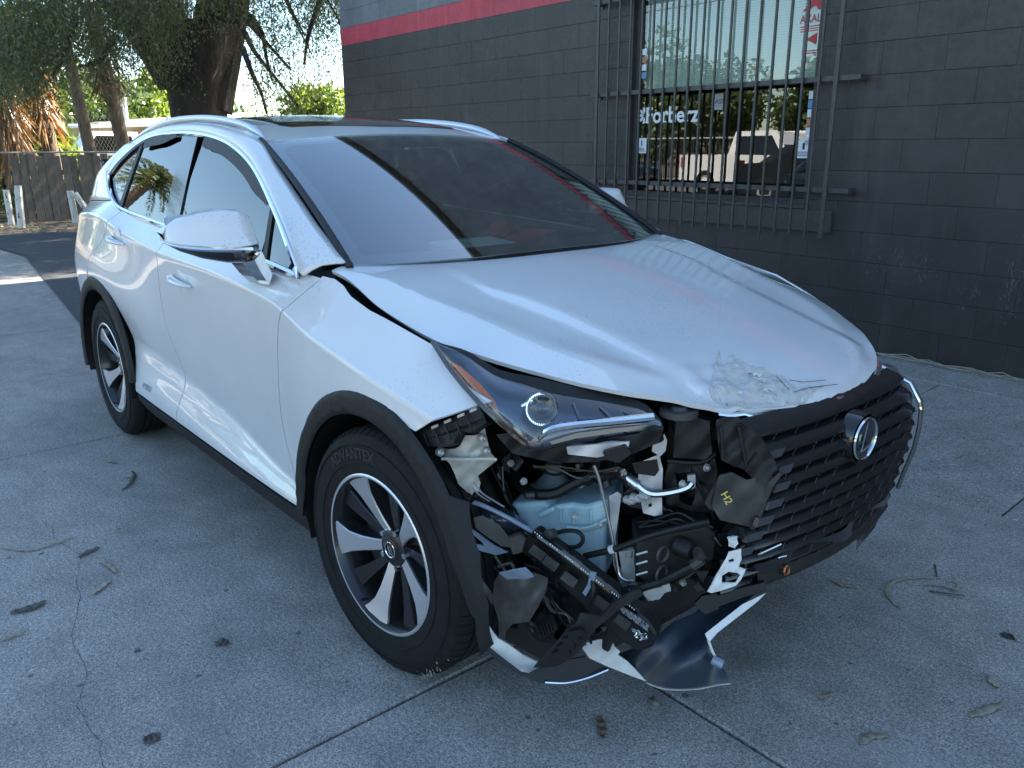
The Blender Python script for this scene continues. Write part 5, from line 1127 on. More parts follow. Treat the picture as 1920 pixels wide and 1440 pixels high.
# --- wiring looms, clips and small hardware that fill the open corner
rw = random.Random(31); WIREC = [BPLAST, BPLAST, BPLAST, mat('grey_wire', (.10, .10, .105), .5), mat('tan_wire', (.10, .085, .06), .5)]
def loom(u0, v0, u1, v1, y0, y1, n, sag, jit=14):
    for i in range(n):
        q = []
        for t in (0, .25, .5, .75, 1): q.append((u0 + (u1 - u0) * t + rw.gauss(0, jit * .5), v0 + (v1 - v0) * t + sag * math.sin(math.pi * t) + rw.gauss(0, jit), y0 + (y1 - y0) * t + rw.gauss(0, .012)))
        ptube('wire', q, rw.uniform(.0018, .0042), rw.choice(WIREC), 5, 5)
loom(930, 870, 1010, 1050, -.66, -.68, 5, 12); loom(1000, 870, 1160, 880, -.60, -.54, 4, 10, 6); loom(1150, 870, 1260, 960, -.50, -.42, 5, 14, 9); loom(1000, 1050, 1180, 1105, -.69, -.58, 7, 16, 9); loom(1200, 985, 1340, 1000, -.50, -.41, 4, -14, 7); loom(1180, 1100, 1330, 1040, -.52, -.42, 4, 22, 8); loom(930, 1050, 1000, 1180, -.76, -.72, 4, 6, 9); loom(1255, 780, 1340, 960, -.40, -.38, 4, 8, 10); loom(1330, 1000, 1400, 1060, -.40, -.37, 5, 10, 8); loom(1020, 1100, 1100, 1210, -.70, -.66, 5, 8, 9)
for i in range(46):
    u, v = rw.uniform(930, 1400), rw.uniform(860, 1190)
    if v > 1130 and u > 1180: continue
    y = -.70 + (u - 930) / 470 * .30 + rw.uniform(0, .06); c = pt(u, v, y); b = MB()
    if i % 3 == 0: b.lathe([(.006, 0), (.006, .005), (.0, .006), (.0, .010), (-.006, .010)], 8, 'x', c); b.obj('bolt', GALV, CAR)
    elif i % 3 == 1: b.box(c, (rw.uniform(.01, .03), rw.uniform(.01, .03), rw.uniform(.008, .02)), Euler((rw.random() * 3, rw.random() * 3, rw.random() * 3)).to_matrix(), .002); b.obj('clip', rw.choice((BPLAST, GPLAST, GPLAST)), CAR)
    else: b.tube([c, c + Vector((rw.uniform(-.02, .02), rw.uniform(-.03, .0), rw.uniform(-.02, .02)))], rw.uniform(.005, .010), 8); b.obj('connector', rw.choice((BPLAST, GPLAST)), CAR)
# torn plastic shards hanging round the hole
for i in range(26):
    u, v = rw.choice(((925, 1060), (960, 1170), (1060, 1110), (1120, 1170), (1200, 1120), (1290, 1100), (1350, 1030), (1395, 1010), (905, 900), (1180, 1200))); u += rw.gauss(0, 26); v += rw.gauss(0, 18)
    y = -.74 + (u - 930) / 470 * .32 + rw.uniform(-.01, .04); r = rw.uniform(7, 20); a0 = rw.uniform(0, 6.28); n = rw.choice((3, 4, 5))
    psheet('plastic_shard', [(u + math.cos(a0 + j * 6.28 / n) * r * rw.uniform(.4, 1.2), v + math.sin(a0 + j * 6.28 / n) * r * rw.uniform(.4, 1.2)) for j in range(n)], (y, u, v, rw.uniform(-.002, .002), rw.uniform(-.002, .002)), rw.choice((BPLAST, BPLAST, CLAD, GPLAST, SMOKE)), .003, 8, .003, .15)

# wipers parked at the foot of the windshield
w1_ = ptube('wiper', [(662, 489, -.665), (700, 490, -.60), (750, 488, -.50), (806, 480, -.40)], .008, BPLAST, 6)
psheet('wiper_head', [(762, 474), (792, 471), (808, 480), (790, 486), (764, 485)], (-.455, 785, 478, .0018, 0), BPLAST, .02, 8, parent=w1_)
w2_ = ptube('wiper', [(1000, 458, .02), (1040, 452, .12), (1100, 446, .27), (1190, 438, .50)], .008, BPLAST, 6)
psheet('wiper_head', [(1022, 448), (1046, 443), (1062, 450), (1040, 457)], (.10, 1040, 450, .0024, 0), BPLAST, .02, 8, parent=w2_)
# ------------------------------------------------------------------ vegetation
def m_leaf(name, c1, c2, trans=.35, tcol=None):
    m = bpy.data.materials.new(name); m.use_nodes = True; m.node_tree.nodes.clear(); k = NT(m)
    g = k.n('NewGeometry'); c = k.mix(g.outputs['Random Per Island'], c1, c2); d = k.n('BsdfDiffuse'); t = k.n('BsdfTranslucent'); gl = k.n('BsdfGlossy'); gl.inputs['Roughness'].default_value = .4
    k.l(c, d.inputs[0]); tc = k.mix(1.0, c, tcol or (1.6, 1.7, .9), 'MULTIPLY'); k.l(tc, t.inputs[0])
    a = k.n('MixShader'); a.inputs[0].default_value = trans; k.l(d.outputs[0], a.inputs[1]); k.l(t.outputs[0], a.inputs[2])
    b = k.n('MixShader'); b.inputs[0].default_value = .06; k.l(a.outputs[0], b.inputs[1]); k.l(gl.outputs[0], b.inputs[2]); o = k.n('OutputMaterial'); k.l(b.outputs[0], o.inputs[0]); return m
LEAF_D = m_leaf('pepper_leaf', (.05, .068, .03), (.10, .12, .045), .42)
LEAF_L = m_leaf('lime_leaf', (.10, .15, .03), (.22, .26, .06), .5)
LEAF_M = m_leaf('bush_leaf', (.05, .085, .025), (.11, .15, .04), .4)
LEAF_P = m_leaf('palm_leaf', (.05, .075, .025), (.12, .13, .04), .4)
LEAF_O = m_leaf('dead_frond', (.20, .11, .045), (.42, .24, .09), .35, (1.4, 1.1, .7))
LEAF_B = m_leaf('brown_frond', (.10, .07, .045), (.20, .14, .085), .3, (1.2, 1.1, .9))
def m_bark(name, c1, c2, sc=18):
    m = mat(name, c1, .9); k = NT(m); n = k.noise(k.world((1, 1, .22)), sc, 6, .7, .6); k.set('Base Color', k.mix(k.ramp(n, [(.35, 0), (.65, 1)]), c1, c2)); k.bump(n, .9, .05); return m
BARK = m_bark('dark_bark', (.018, .015, .0135), (.055, .045, .038), 9); PBARK = m_bark('palm_bark', (.09, .065, .045), (.22, .165, .115), 14)
def leaf_quads(P, D, L, W, rng):
    """diamond leaves: base P, direction D"""
    n = len(P); D = D / (np.linalg.norm(D, axis=1)[:, None] + 1e-9); r = rng.normal(size=(n, 3)); s = np.cross(D, r); s /= np.linalg.norm(s, axis=1)[:, None] + 1e-9
    L = np.asarray(L).reshape(-1, 1); W = np.asarray(W).reshape(-1, 1)
    V = np.stack([P, P + D * L * .45 + s * W, P + D * L, P + D * L * .45 - s * W], 1).reshape(-1, 3)
    return V, np.arange(4 * n).reshape(-1, 4)
def leaf_obj(name, P, D, L, W, m, parent, seed=0):
    V, F = leaf_quads(P, D, L, W, np.random.default_rng(seed)); return arr_obj(name, V, F, m, parent)
def clump_crown(c, r, n, rng, nc=26):
    """leaf positions in clumps through an ellipsoid"""
    c = np.array(c); r = np.array(r); u = rng.normal(size=(nc, 3)); u /= np.linalg.norm(u, axis=1)[:, None]; cc = c + u * r * rng.uniform(.45, 1., (nc, 1)); cr = rng.uniform(.22, .42, nc) * r.mean()
    k = rng.integers(0, nc, n); q = rng.normal(size=(n, 3)); q /= np.linalg.norm(q, axis=1)[:, None]
    return cc[k] + q * (cr[k] * rng.uniform(.3, 1, n) ** .5)[:, None]
# --- the big weeping tree behind the car
rng = np.random.default_rng(11); rr_ = random.Random(4)
TX = -14.0
TREE = empty('weeping_tree', (TX, 3.75, 0)); tag(TREE, 'huge dark weeping tree with thick forked trunk behind the SUV', 'tree')
TREE_I = Matrix.Translation((-TX, -3.75, 0))
def T(p): return Vector((p[0] - TX, p[1] - 3.75, p[2]))
b = MB()
def limb(mb, pts, r0, r1, n=10, wob=0.0):
    q = smooth_poly(pts, 6); N = len(q); mb.tube([T(p) + Vector((rr_.uniform(-wob, wob), rr_.uniform(-wob, wob), 0)) for p in q], [r0 + (r1 - r0) * (i / (N - 1)) ** .8 for i in range(N)], n)
tp = lambda u, v, x=TX: tuple(at(u, v, 'x', x))
# trunk: fluted column widening to the fork
rows = []
for (z, w, dy) in ((-.1, .72, 0), (.25, .56, 0), (.8, .49, 0), (1.6, .465, 0), (2.1, .475, -.0), (2.5, .52, .02), (2.85, .62, .06), (3.2, .72, .10), (3.6, .75, .12)):
    rows.append([T((TX + w * math.cos(a) * (1 + .07 * math.sin(5 * a + z * .5)), 3.80 + dy + w * math.sin(a) * (1 + .07 * math.sin(5 * a + z * .5) + .03 * math.sin(11 * a)), z)) for a in np.linspace(0, 2 * math.pi, 40, endpoint=False)])
b.grid(rows, True)
limb(b, [(TX, 3.5, 2.7), (TX + .2, 2.9, 3.5), (TX + .5, 2.0, 4.4), (TX + 1.0, .9, 5.6), (TX + 1.5, .0, 6.8)], .42, .14)
limb(b, [(TX, 4.0, 2.2), (TX + .1, 4.40, 3.4), (TX + .2, 4.75, 4.6), (TX + .6, 5.2, 6.5), (TX + 1, 5.8, 8.5)], .46, .15)
limb(b, [(TX, 3.9, 2.4), (TX + .3, 4.5, 4.5), (TX + .6, 6.0, 6.0), (TX + .8, 8.0, 7.2), (TX + .8, 10.0, 8.0)], .42, .10)
limb(b, [(TX, 3.7, 3.0), (TX - 1, 3.4, 5), (TX - 2.4, 3.2, 7), (TX - 4, 3, 8.5)], .36, .10)
b.obj('trunk', BARK, TREE)
b = MB()
for i in range(46):
    a0 = rr_.choice([(TX + 1.0, .9, 5.6), (TX + 1.5, 0., 6.8), (TX + .6, 5.2, 6.5), (TX + .8, 8.0, 7.2), (TX + .8, 10, 8.), (TX - 2.4, 3.2, 7), (TX + .6, 6.0, 6), (TX + .2, 4.75, 4.6), (TX + .5, 2, 4.4)])
    d = Vector((rr_.gauss(.2, 1), rr_.gauss(.1, 1), 0)).normalized() * rr_.uniform(1.5, 4.2); e = Vector(a0) + d
    limb(b, [a0, tuple(Vector(a0) + d * .35 + Vector((0, 0, .7))), tuple(Vector(a0) + d * .75 + Vector((0, 0, .4))), tuple(e + Vector((0, 0, -1.2)))], .07, .015, 5)
# the dark low branches seen against the sky
for q in (((140, 40), (125, 75), (105, 105), (78, 125)), ((140, 20), (133, 60), (118, 110), (100, 140)), ((20, 100), (8, 140), (2, 180)), ((455, 90), (470, 130), (490, 175), (500, 212)), ((458, 60), (480, 100), (520, 150), (560, 200)), ((465, 40), (500, 80), (545, 130)), ((470, 30), (490, 60), (500, 110), (510, 150)), ((600, 0), (580, 60), (570, 120)), ((215, 70), (190, 110), (165, 122), (150, 125))):
    limb(b, [tp(u, v, TX + rr_.uniform(1.0, 3.0)) for u, v in q], .055, .02, 5)
tag(b.obj('branches', BARK, TREE), kind='stuff')
def strands(starts, lens, per, rng, spread=.12, L=.13, W=.012):
    n = len(starts); out = rng.normal(size=(n, 2)) * .28
    t = (np.arange(per) + rng.uniform(0, 1, (n, per))) / per; s = t * lens[:, None]
    P = np.stack([starts[:, 0:1] + out[:, 0:1] * s + rng.normal(size=(n, per)) * spread * .3, starts[:, 1:2] + out[:, 1:2] * s + rng.normal(size=(n, per)) * spread * .3, starts[:, 2:3] - s], 2).reshape(-1, 3)
    D = rng.normal(size=(len(P), 3)) * np.array([.7, .7, .35]) + np.array([0, 0, -.75])
    return P, D, rng.uniform(.6, 1.25, len(P)) * L, rng.uniform(.7, 1.3, len(P)) * W
# canopy: ellipsoid of hanging strands, denser on the outside
def ell(n, c, r, lo=-.55):
    u = rng.normal(size=(int(n * 2.2), 3)); u /= np.linalg.norm(u, axis=1)[:, None]; u = u[u[:, 2] > lo][:n]; return np.array(c) + u * np.array(r) * rng.uniform(.5, 1.0, (len(u), 1)) ** .6
st = np.concatenate([ell(3600, (-14.5, 5.2, 7.4), (5.2, 6.2, 3.0), -.35), ell(2600, (-14.0, 10.0, 8.2), (6.0, 5.0, 3.0), -.35), ell(800, (-10.8, 7.0, 8.0), (2.2, 3.2, 1.6), -.4)])  # last two lobes are added to carry the crown's shade over the ground
P, D, L_, W_ = strands(st, rng.uniform(.7, 1.9, len(st)), 26, rng, .6, .13, .021)
ok = ~((P[:, 1] < -.6 + .25 * np.clip(P[:, 2] - 5, 0, 9) * -1) & (P[:, 2] < 5))
P, D, L_, W_ = P[ok], D[ok], L_[ok], W_[ok]
leaf_obj('crown', P, D, L_ , W_, LEAF_D, TREE, 1).location = (14.0, -3.75, 0)
# visible fringe: strands placed through the view where the photo shows them, dense at left, loose at right
fs = []
def fringe(u0, u1, v0, v1, n, x0=-15.5, x1=-10.5, pw=1.0):
    for i in range(n):
        u = rng.uniform(u0, u1); v = v0 + (v1 - v0) * rng.uniform() ** pw; fs.append(tuple(at(u, v, 'x', rng.uniform(x0, x1))))
fringe(-60, 140, -80, 60, 420); fringe(-60, 100, 20, 100, 330); fringe(60, 250, -60, 40, 230); fringe(200, 350, -80, 10, 260); fringe(250, 470, -100, -30, 160, -13.6, -11.5); fringe(140, 300, 20, 75, 60); fringe(230, 335, 40, 110, 46)
fringe(-40, 60, 80, 140, 60); fringe(455, 520, -60, 90, 70); fringe(470, 645, -90, 0, 120); fringe(480, 640, 0, 130, 90); fringe(560, 650, -60, 40, 110); fringe(470, 600, 110, 170, 70)
fs = np.array(fs); P, D, L_, W_ = strands(fs, rng.uniform(.35, 1.0, len(fs)), 30, rng, .42, .078, .0085)
leaf_obj('hanging_fringe', P, D, L_, W_, LEAF_D, TREE, 2).location = (14.0, -3.75, 0)
# fine twigs of the fringe
b = MB()
for i in range(0, len(fs), 9): p = Vector(fs[i]); b.tube([T(p + Vector((0, 0, .25))), T(p + Vector((rr_.uniform(-.1, .1), rr_.uniform(-.1, .1), -.5)))], .006, 3, False)
tag(b.obj('twigs', BARK, TREE), kind='stuff')
# --- palms behind the fence
def palm(base, lean, h, r, label, crown=True, skirt=0.0, rings=True, fr=26, fl=2.0, group='palm trees', dens=900, dm=None):
    t = empty('palm_tree', base); tag(t, label, 'palm tree', group); rg = np.random.default_rng(int(abs(base[1]) * 100)); N = 46
    b = MB(); pts = []; rad = []
    for i in range(N):
        q = i / (N - 1); pts.append((lean[0] * q ** 1.3, lean[1] * q ** 1.3, h * q - .05)); rad.append(r * (1.25 - .35 * min(1, q * 3)) * (1 + (.05 if i % 2 else -.03) * rings))
    b.tube(pts, rad, 14); b.obj('trunk', PBARK, t); top = np.array(pts[-1])
    if crown:
        Ps = []; Ds = []; Ls = []
        for i in range(fr):
            a = rg.uniform(0, 2 * math.pi); el = rg.uniform(-.1, 1.2); d = np.array([math.cos(a) * math.cos(el), math.sin(a) * math.cos(el), math.sin(el)]); n = 46
            s = np.linspace(.1, 1, n)[:, None] * fl; p = top + d * s + np.array([0, 0, -1]) * (s / fl) ** 2.2 * fl * .55; side_ = np.cross(d, [0, 0, 1]); side_ /= np.linalg.norm(side_) + 1e-9
            for sg in (-1, 1): Ps.append(p); Ds.append(side_ * sg * .9 + d * .55 + np.array([0, 0, -.45]) + rg.normal(size=(n, 3)) * .12); Ls.append(.16 * fl * (1 - .5 * s[:, 0] / fl))
        Ps, Ds, Ls = map(np.concatenate, (Ps, Ds, Ls)); leaf_obj('fronds', Ps, Ds, Ls, .011 * fl * np.ones(len(Ps)) * .8, LEAF_P, t, 3)
    if skirt:
        n = dens; z = h - rg.uniform(0, skirt, n); a = rg.uniform(0, 2 * math.pi, n); q = z / h; rr = r * 1.05
        Ps = np.stack([lean[0] * q ** 1.3 + rr * np.cos(a), lean[1] * q ** 1.3 + rr * np.sin(a), z], 1); Ds = np.stack([np.cos(a) * .45, np.sin(a) * .45, -np.ones(n)], 1) + rg.normal(size=(n, 3)) * .15
        leaf_obj('dead_fronds', Ps, Ds, rg.uniform(.3, .8, n), .018 * np.ones(n), dm or LEAF_O, t, 5)
    return t
def gpos(u, x): p = at(u, 285, 'x', x); return (x, p.y, 0)
p1 = gpos(176, -18.0); palm(p1, (.1, -.42, 0), 5.2, .135, 'slim grey ringed palm rising behind the fence beside the pickup', True, 0, True, 22, 1.9)
p2 = gpos(242, -19.2); palm(p2, (0, -.45, 0), 4.6, .17, 'shaggy brown palm whose dead fronds hang halfway up the trunk', True, 1.7, True, 18, 1.7, dens=260, dm=LEAF_B)
p3 = gpos(28, -20.5); palm(p3, (0, -.15, 0), 3.9, .26, 'leftmost palm with thick orange skirt of dead fronds', True, 2.8, True, 28, 2.4)
p4 = gpos(103, -21.0); palm(p4, (0, -.25, 0), 3.6, .19, 'tan trunked palm between the orange skirted palm and slim palm', True, 1.6, True, 20, 1.7, dens=420)
p5 = gpos(66, -24.); palm(p5, (0, -.1, 0), 3.3, .24, 'palm in the gap behind the two leftmost trunks', True, 2.0, True, 20, 1.8)
def fern(base, n, l, label):
    t = empty('frond_plant', base); tag(t, label, 'plant'); rg = np.random.default_rng(int(l * 1000)); Ps = []; Ds = []
    for i in range(n):
        a = rg.uniform(0, 2 * math.pi); el = rg.uniform(.5, 1.3); d = np.array([math.cos(a) * math.cos(el), math.sin(a) * math.cos(el), math.sin(el)]); s = np.linspace(.05, 1, 36)[:, None] * l
        p = d * s + np.array([0, 0, -1]) * (s / l) ** 2.4 * l * .7; sd = np.cross(d, [0, 0, 1.])
        for sg in (-1, 1): Ps.append(p); Ds.append(sd * sg + d * .6 + np.array([0, 0, -.5]) + rg.normal(size=(36, 3)) * .1)
    leaf_obj('fronds', np.concatenate(Ps), np.concatenate(Ds), .30, .02, LEAF_P, t, 6); return t
fern(gpos(92, -18.6), 11, 2.0, 'arching green fronds spilling over the fence beside the slim palm')
fern(gpos(55, -18.8), 16, 2.2, 'low arching fronds behind the left end of the fence')
def bush(base, r, n, m, label, lw=(.10, .035), cat='shrub', z=None):
    t = empty('shrub', base); tag(t, label, cat); rg = np.random.default_rng(int(abs(base[0] * 37 + base[1] * 91)) + n)
    P = clump_crown((0, 0, z if z is not None else r[2] * .8), r, n, rg, 34); D = rg.normal(size=P.shape) + np.array([0, 0, .2]); leaf_obj('foliage', P, D, rg.uniform(.7, 1.3, n) * lw[0], lw[1], m, t, 7)
    b = MB(); zz = z if z is not None else r[2] * .8
    for i in range(5): a = i * 1.26; b.tube([(0, 0, -.05), (math.cos(a) * r[0] * .25, math.sin(a) * r[1] * .25, zz * .6), (math.cos(a) * r[0] * .5, math.sin(a) * r[1] * .5, zz)], [.05, .04, .015], 5)
    b.obj('stems', BARK, t); return t
bush(tuple(Vector(at(618, 190, 'x', -22.)) * Vector((1, 1, 0))), (1.2, 1.3, 1.35), 5200, LEAF_L, 'bright lime shrub against the corner of the building', (.17, .06), z=2.0)
bush(tuple(Vector(at(560, 215, 'x', -23.)) * Vector((1, 1, 0))), (1.6, 1.6, 1.1), 4200, LEAF_M, 'darker green shrub left of the bright lime shrub', (.16, .05), z=1.5)
bush(tuple(Vector(at(470, 215, 'x', -25.)) * Vector((1, 1, 0))), (2.0, 2.0, 1.1), 4200, LEAF_L, 'low yellow green shrub right of the big trunk', (.16, .05), z=1.2)
bush(tuple(Vector(at(300, 215, 'x', -45.)) * Vector((1, 1, 0))), (2.5, 3.0, 2.3), 6000, LEAF_L, 'sunlit yellow green tree beyond the white roofed building', (.30, .10), 'tree', z=3.0)
bush(tuple(Vector(at(255, 215, 'x', -50.)) * Vector((1, 1, 0))), (2.5, 3.0, 1.9), 4000, LEAF_M, 'olive tree far behind the shaggy palm', (.32, .10), 'tree', z=2.8)
bush(tuple(Vector(at(182, 215, 'x', -42.)) * Vector((1, 1, 0))), (1.8, 2.0, 2.2), 5000, LEAF_M, 'bushy green tree standing just right of the slim palm', (.26, .08), 'tree', z=3.2)
for u, x, r_, lb in ((75, -23.5, 1.0, 'sunlit shrub between the left palms'), (92, -22, .8, 'yellow green shrub under the tan trunked palm'), (12, -22.5, 1.1, 'orange tinted shrub at the left picture edge')): bush(gpos(u, x), (r_, r_, .75), 2200, LEAF_L, lb, (.16, .05), z=1.25)
bush(gpos(-40, -24), (2.5, 2.0, 2.2), 6000, LEAF_M, 'dense shrub beyond the left picture edge', (.2, .06), z=2.2); bush(gpos(-10, -28), (2.6, 2.6, 2.6), 9000, LEAF_M, 'dark shrub mass behind the orange skirted palm', (.24, .08), z=2.4)
# --- distant skyline trees close the horizon
for i, (x, y, s_) in enumerate(((-75, 4, 5), (-78, 14, 6), (-80, 25, 5.5), (-72, -8, 6), (-68, -20, 6.5), (-60, -32, 6), (-45, -44, 7), (-25, -48, 6.5), (-5, -46, 7), (15, -44, 6.5), (35, -38, 7))):
    bush((x, y, 0), (s_, s_, s_ * .6), 5200, LEAF_M, ['far tree on the horizon, number %s from the right' % w for w in ('one',)][0] if False else 'distant round tree %s' % ('behind the white roofed building', 'left of the far roof', 'right of the far roof', 'far down the street', 'at the street bend', 'on the far street corner', 'across the street opposite the fence', 'across the street behind the white pickup', 'across the street behind the camera', 'across the street right of the camera', 'at the far right across the street')[i], (.55, .2), 'tree', z=s_ * .62)
# ------------------------------------------------------------------ wooden fence
WOOD = m_noise('weathered_wood', (.085, .075, .068), (.17, .15, .135), 10, .9, .5, 60, .006, stretch=(1, 6, .6))
FX = -17.0
FE = empty('wooden_fence', (FX, 0, 0)); tag(FE, 'weathered grey plank fence at the back of the lot', 'fence')
y = at(18, 290, 'x', FX).y; i = 0
while y < 6.0:
    w = rr_.uniform(.135, .15); b = MB(); h = 1.33 + rr_.uniform(-.03, .03); ln = rr_.uniform(-.02, .02)
    b.box((0, 0, 0), (.02, w, h), Matrix.Rotation(R(rr_.uniform(-1.2, 1.2)), 3, 'X'), .003); o = b.obj('plank', WOOD, FE, smooth=False); o.location = (rr_.uniform(-.008, .008), y + w / 2, h / 2 + .01)
    y += w + (rr_.uniform(.003, .012) if i < 9 else rr_.choice((.006, .03, .02, .012))); i += 1
b = MB(); b.box((-.04, 3.6, .35), (.04, 5.0, .09)); b.obj('fence_rail', WOOD, FE, smooth=False); b = MB(); b.box((-.04, 3.6, 1.0), (.04, 5.0, .09)); b.obj('fence_rail', WOOD, FE, smooth=False)
# chain link fence
CL = empty('chain_link_fence', (-17.5, 0, 0)); tag(CL, 'wire mesh fence running along the top of the plank fence', 'fence')
b = MB(); b.tube([(0, -6, 1.39), (0, 9, 1.39)], .022, 6); b.obj('top_rail', GALV, CL)
wires = []; F_ = []
def wire(mb, a, c, r=.0028): mb.tube([a, c], r, 3, False)
b = MB(); X2 = -5.0; s_ = .09
for i in range(-10, 150):
    y0 = 1.0 + i * s_
    for sg in (1, -1): wire(b, (X2, y0, 1.30), (X2, y0 + sg * 1.0 * .55, 2.3), .0022)
tag(b.obj('wire_mesh', GALV, CL), kind='stuff')
for y0 in (2.0, 6.0, 10.0):
    b = MB(); b.tube([(X2, y0, 0), (X2, y0, 2.32)], .03, 6); b.obj('post', GALV, CL)
# white posts
POSTM = mat('flaking_white_paint', (.62, .62, .60), .7); k = NT(POSTM); k.set('Base Color', k.mix(k.ramp(k.noise(k.world((1, 1, .6)), 13, 4, .7), [(.57, 0), (.60, 1)]), (.62, .62, .60), (.10, .085, .07)))
def post(u0, v0, u1, v1, x, r, label, n=10):
    a = at(u0, v0, 'x', x); c = at(u1, v1, 'x', x); o = MB(); a = Vector((a.x, a.y, max(a.z, -.02))); o.tube([(0, 0, 0), (c - a) * .5, c - a], r, n); ob = o.obj('white_post', POSTM); ob.location = a; tag(ob, label, 'post', 'white posts before the fence'); return ob
post(22, 421, 11, 356, -16.9, .058, 'shortest white post at the far left before the fence'); post(41, 431, 33, 348, -16.0, .066, 'white post with badly flaked dark paint before the fence')
post(144, 424, 131, 358, -16.3, .062, 'upright white post beside the leaning one near the car'); post(168, 402, 140, 362, -16.2, .055, 'leaning white post against the upright one near the car')
# ------------------------------------------------------------------ far building and vehicles
HB = empty('white_roofed_building', (-38, 10.5, 0)); tag(HB, 'low cream building with bright white roof beyond the fence', 'building')
CREAM = m_noise('cream_wall', (.42, .38, .28), (.52, .47, .36), 2); WROOF = mat('white_roof', (.75, .74, .72), .6)
b = MB(); b.box((0, 1.5, 1.25), (5, 9, 2.5)); b.obj('wall', CREAM, HB, smooth=False)
b = MB(); b.sheet([(-3, -3.6, 2.5), (2.9, -3.6, 2.35), (2.9, 6.6, 2.75), (-3, 6.6, 3.3)], .12, (0, 0, 1)); b.obj('roof', WROOF, HB, smooth=False)
for yy in (-2.2, .2, 2.6):
    b = MB(); b.box((2.51, yy, 1.6), (.06, 1.1, .8)); b.obj('window', GBLACK, HB, smooth=False)
b = MB(); b.box((2.6, -.9, 1.9), (.10, 1.5, .6)); b.obj('orange_awning', mat('orange_cloth', (.40, .16, .05), .8), HB, smooth=False)
for (yy, hh) in ((-1.2, .7), (2.4, .45)): b = MB(); b.tube([(0, yy, 2.5), (0, yy, 2.9 + hh)], .10, 8); b.obj('roof_vent', GALV, HB)
WHT = mat('white_truck_paint', (.72, .72, .71), .35, coat=.6); DKC = mat('dark_car_paint', (.012, .013, .016), .25, coat=1.0)
def vehicle(name, loc, rz, prof, cab, w, m, label, cat, wheels, bed=None, sc=1.0):
    t = empty(name, loc, rz=R(rz)); tag(t, label, cat)
    b = MB(); n = len(prof); sec = [(-w / 2, .0), (-w / 2 + .06, 1.0), (w / 2 - .06, 1.0), (w / 2, .0)]
    L_ = [(x, -w / 2, z) for x, z in prof]; Rr = [(x, w / 2, z) for x, z in prof]; b.grid([L_, Rr], True); b.f.append(tuple(range(n))); b.f.append(tuple(range(2 * n - 1, n - 1, -1)))
    o = b.obj('body', m, t, ang=30); md = o.modifiers.new('b', 'BEVEL'); md.width = .06; md.segments = 2
    b = MB(); n = len(cab); wt = w / 2 - .20; zb = min(z for x, z in cab); zt = max(z for x, z in cab)
    hw_ = lambda z: w / 2 - .04 - (.16 * (z - zb) / (zt - zb)); b.grid([[(x, -hw_(z), z) for x, z in cab], [(x, hw_(z), z) for x, z in cab]], True); b.f.append(tuple(range(n))); b.f.append(tuple(range(2 * n - 1, n - 1, -1)))
    o = b.obj('cab', m, t, ang=30); md = o.modifiers.new('b', 'BEVEL'); md.width = .05; md.segments = 2
    cx_ = [x for x, z in cab]; xm = (min(cx_) + max(cx_)) / 2
    for sg in (-1, 1):
        q = [(xm + (x - xm) * .80, sg * (hw_(zb + (z - zb) * .80 + .05) + .008), zb + (z - zb) * .80 + .05) for x, z in cab]; b = MB(); b.sheet(q, .01, (0, sg, 0)); b.obj('side_window', GBLACK, t, smooth=False)
    for e in (0, -1):
        x_, z_ = cab[e]; x2, z2 = cab[1 if e == 0 else -2]; s_ = -1 if e == 0 else 1; b = MB(); b.sheet([(x_ + s_ * .012, -w / 2 + .16, z_ + .05), (x_ + s_ * .012, w / 2 - .16, z_ + .05), (x2 + s_ * .012, w / 2 - .28, z2 - .07), (x2 + s_ * .012, -w / 2 + .28, z2 - .07)], .01, (s_, 0, .3)); b.obj('windscreen', GBLACK, t, smooth=False)
    for x in wheels:
        for sg in (-1, 1):
            b = MB(); b.lathe([(sg * (w / 2 - .22), .2), (sg * (w / 2 - .22), .36), (sg * (w / 2 + .01), .36), (sg * (w / 2 + .015), .22)], 24, 'y', (x, 0, .36)); wv = b.obj('wheel', RUBBER, t); b = MB(); b.lathe([(sg * (w / 2 - .02), 0), (sg * (w / 2 + .008), .21), (sg * (w / 2 - .0), .225)], 20, 'y', (x, 0, .36)); b.obj('hub', SATIN, wv)
    xs = [x for x, z in prof]
    for sg in (-1, 1):
        b = MB(); b.box((min(xs) + .05, sg * (w / 2 - .10), .95), (.12, .22, .30)); b.obj('tail_light', mat('red_lens', (.35, .02, .02), .2), t, smooth=False); b = MB(); b.box((max(xs) - .05, sg * (w / 2 - .2), .85), (.12, .3, .18)); b.obj('headlight', CHROME, t, smooth=False)
    return t
PK = [(-2.75, .45), (-2.75, 1.12), (-.9, 1.14), (1.0, 1.12), (2.55, 1.05), (2.75, .85), (2.75, .45)]; PC = [(-.95, 1.10), (-.80, 1.82), (.55, 1.84), (1.15, 1.10)]
SD = [(-2.3, .35), (-2.3, .95), (-1.5, 1.0), (.9, .98), (2.1, .80), (2.3, .55), (2.3, .32)]; SCb = [(-1.7, .97), (-1.0, 1.42), (.05, 1.45), (1.05, .95)]
vehicle('pickup_truck', (-29, 6.0, .12), -90, PK, PC, 1.9, WHT, 'white pickup truck seen above the plank fence', 'pickup truck', (-1.75, 1.75))
vehicle('pickup_truck', (-13.2, -13.0, 0), 0, PK, PC, 1.95, WHT, 'white pickup truck mirrored in the shop window', 'pickup truck', (-1.75, 1.75))
vehicle('parked_car', (-9.0, -9.6, 0), 0, SD, SCb, 1.85, DKC, 'dark car mirrored in the right of the shop window', 'car', (-1.4, 1.4)); vehicle('parked_car', (-19.0, -11.0, 0), 0, SD, SCb, 1.85, DKC, 'black car mirrored in the left of the shop window', 'car', (-1.4, 1.4))
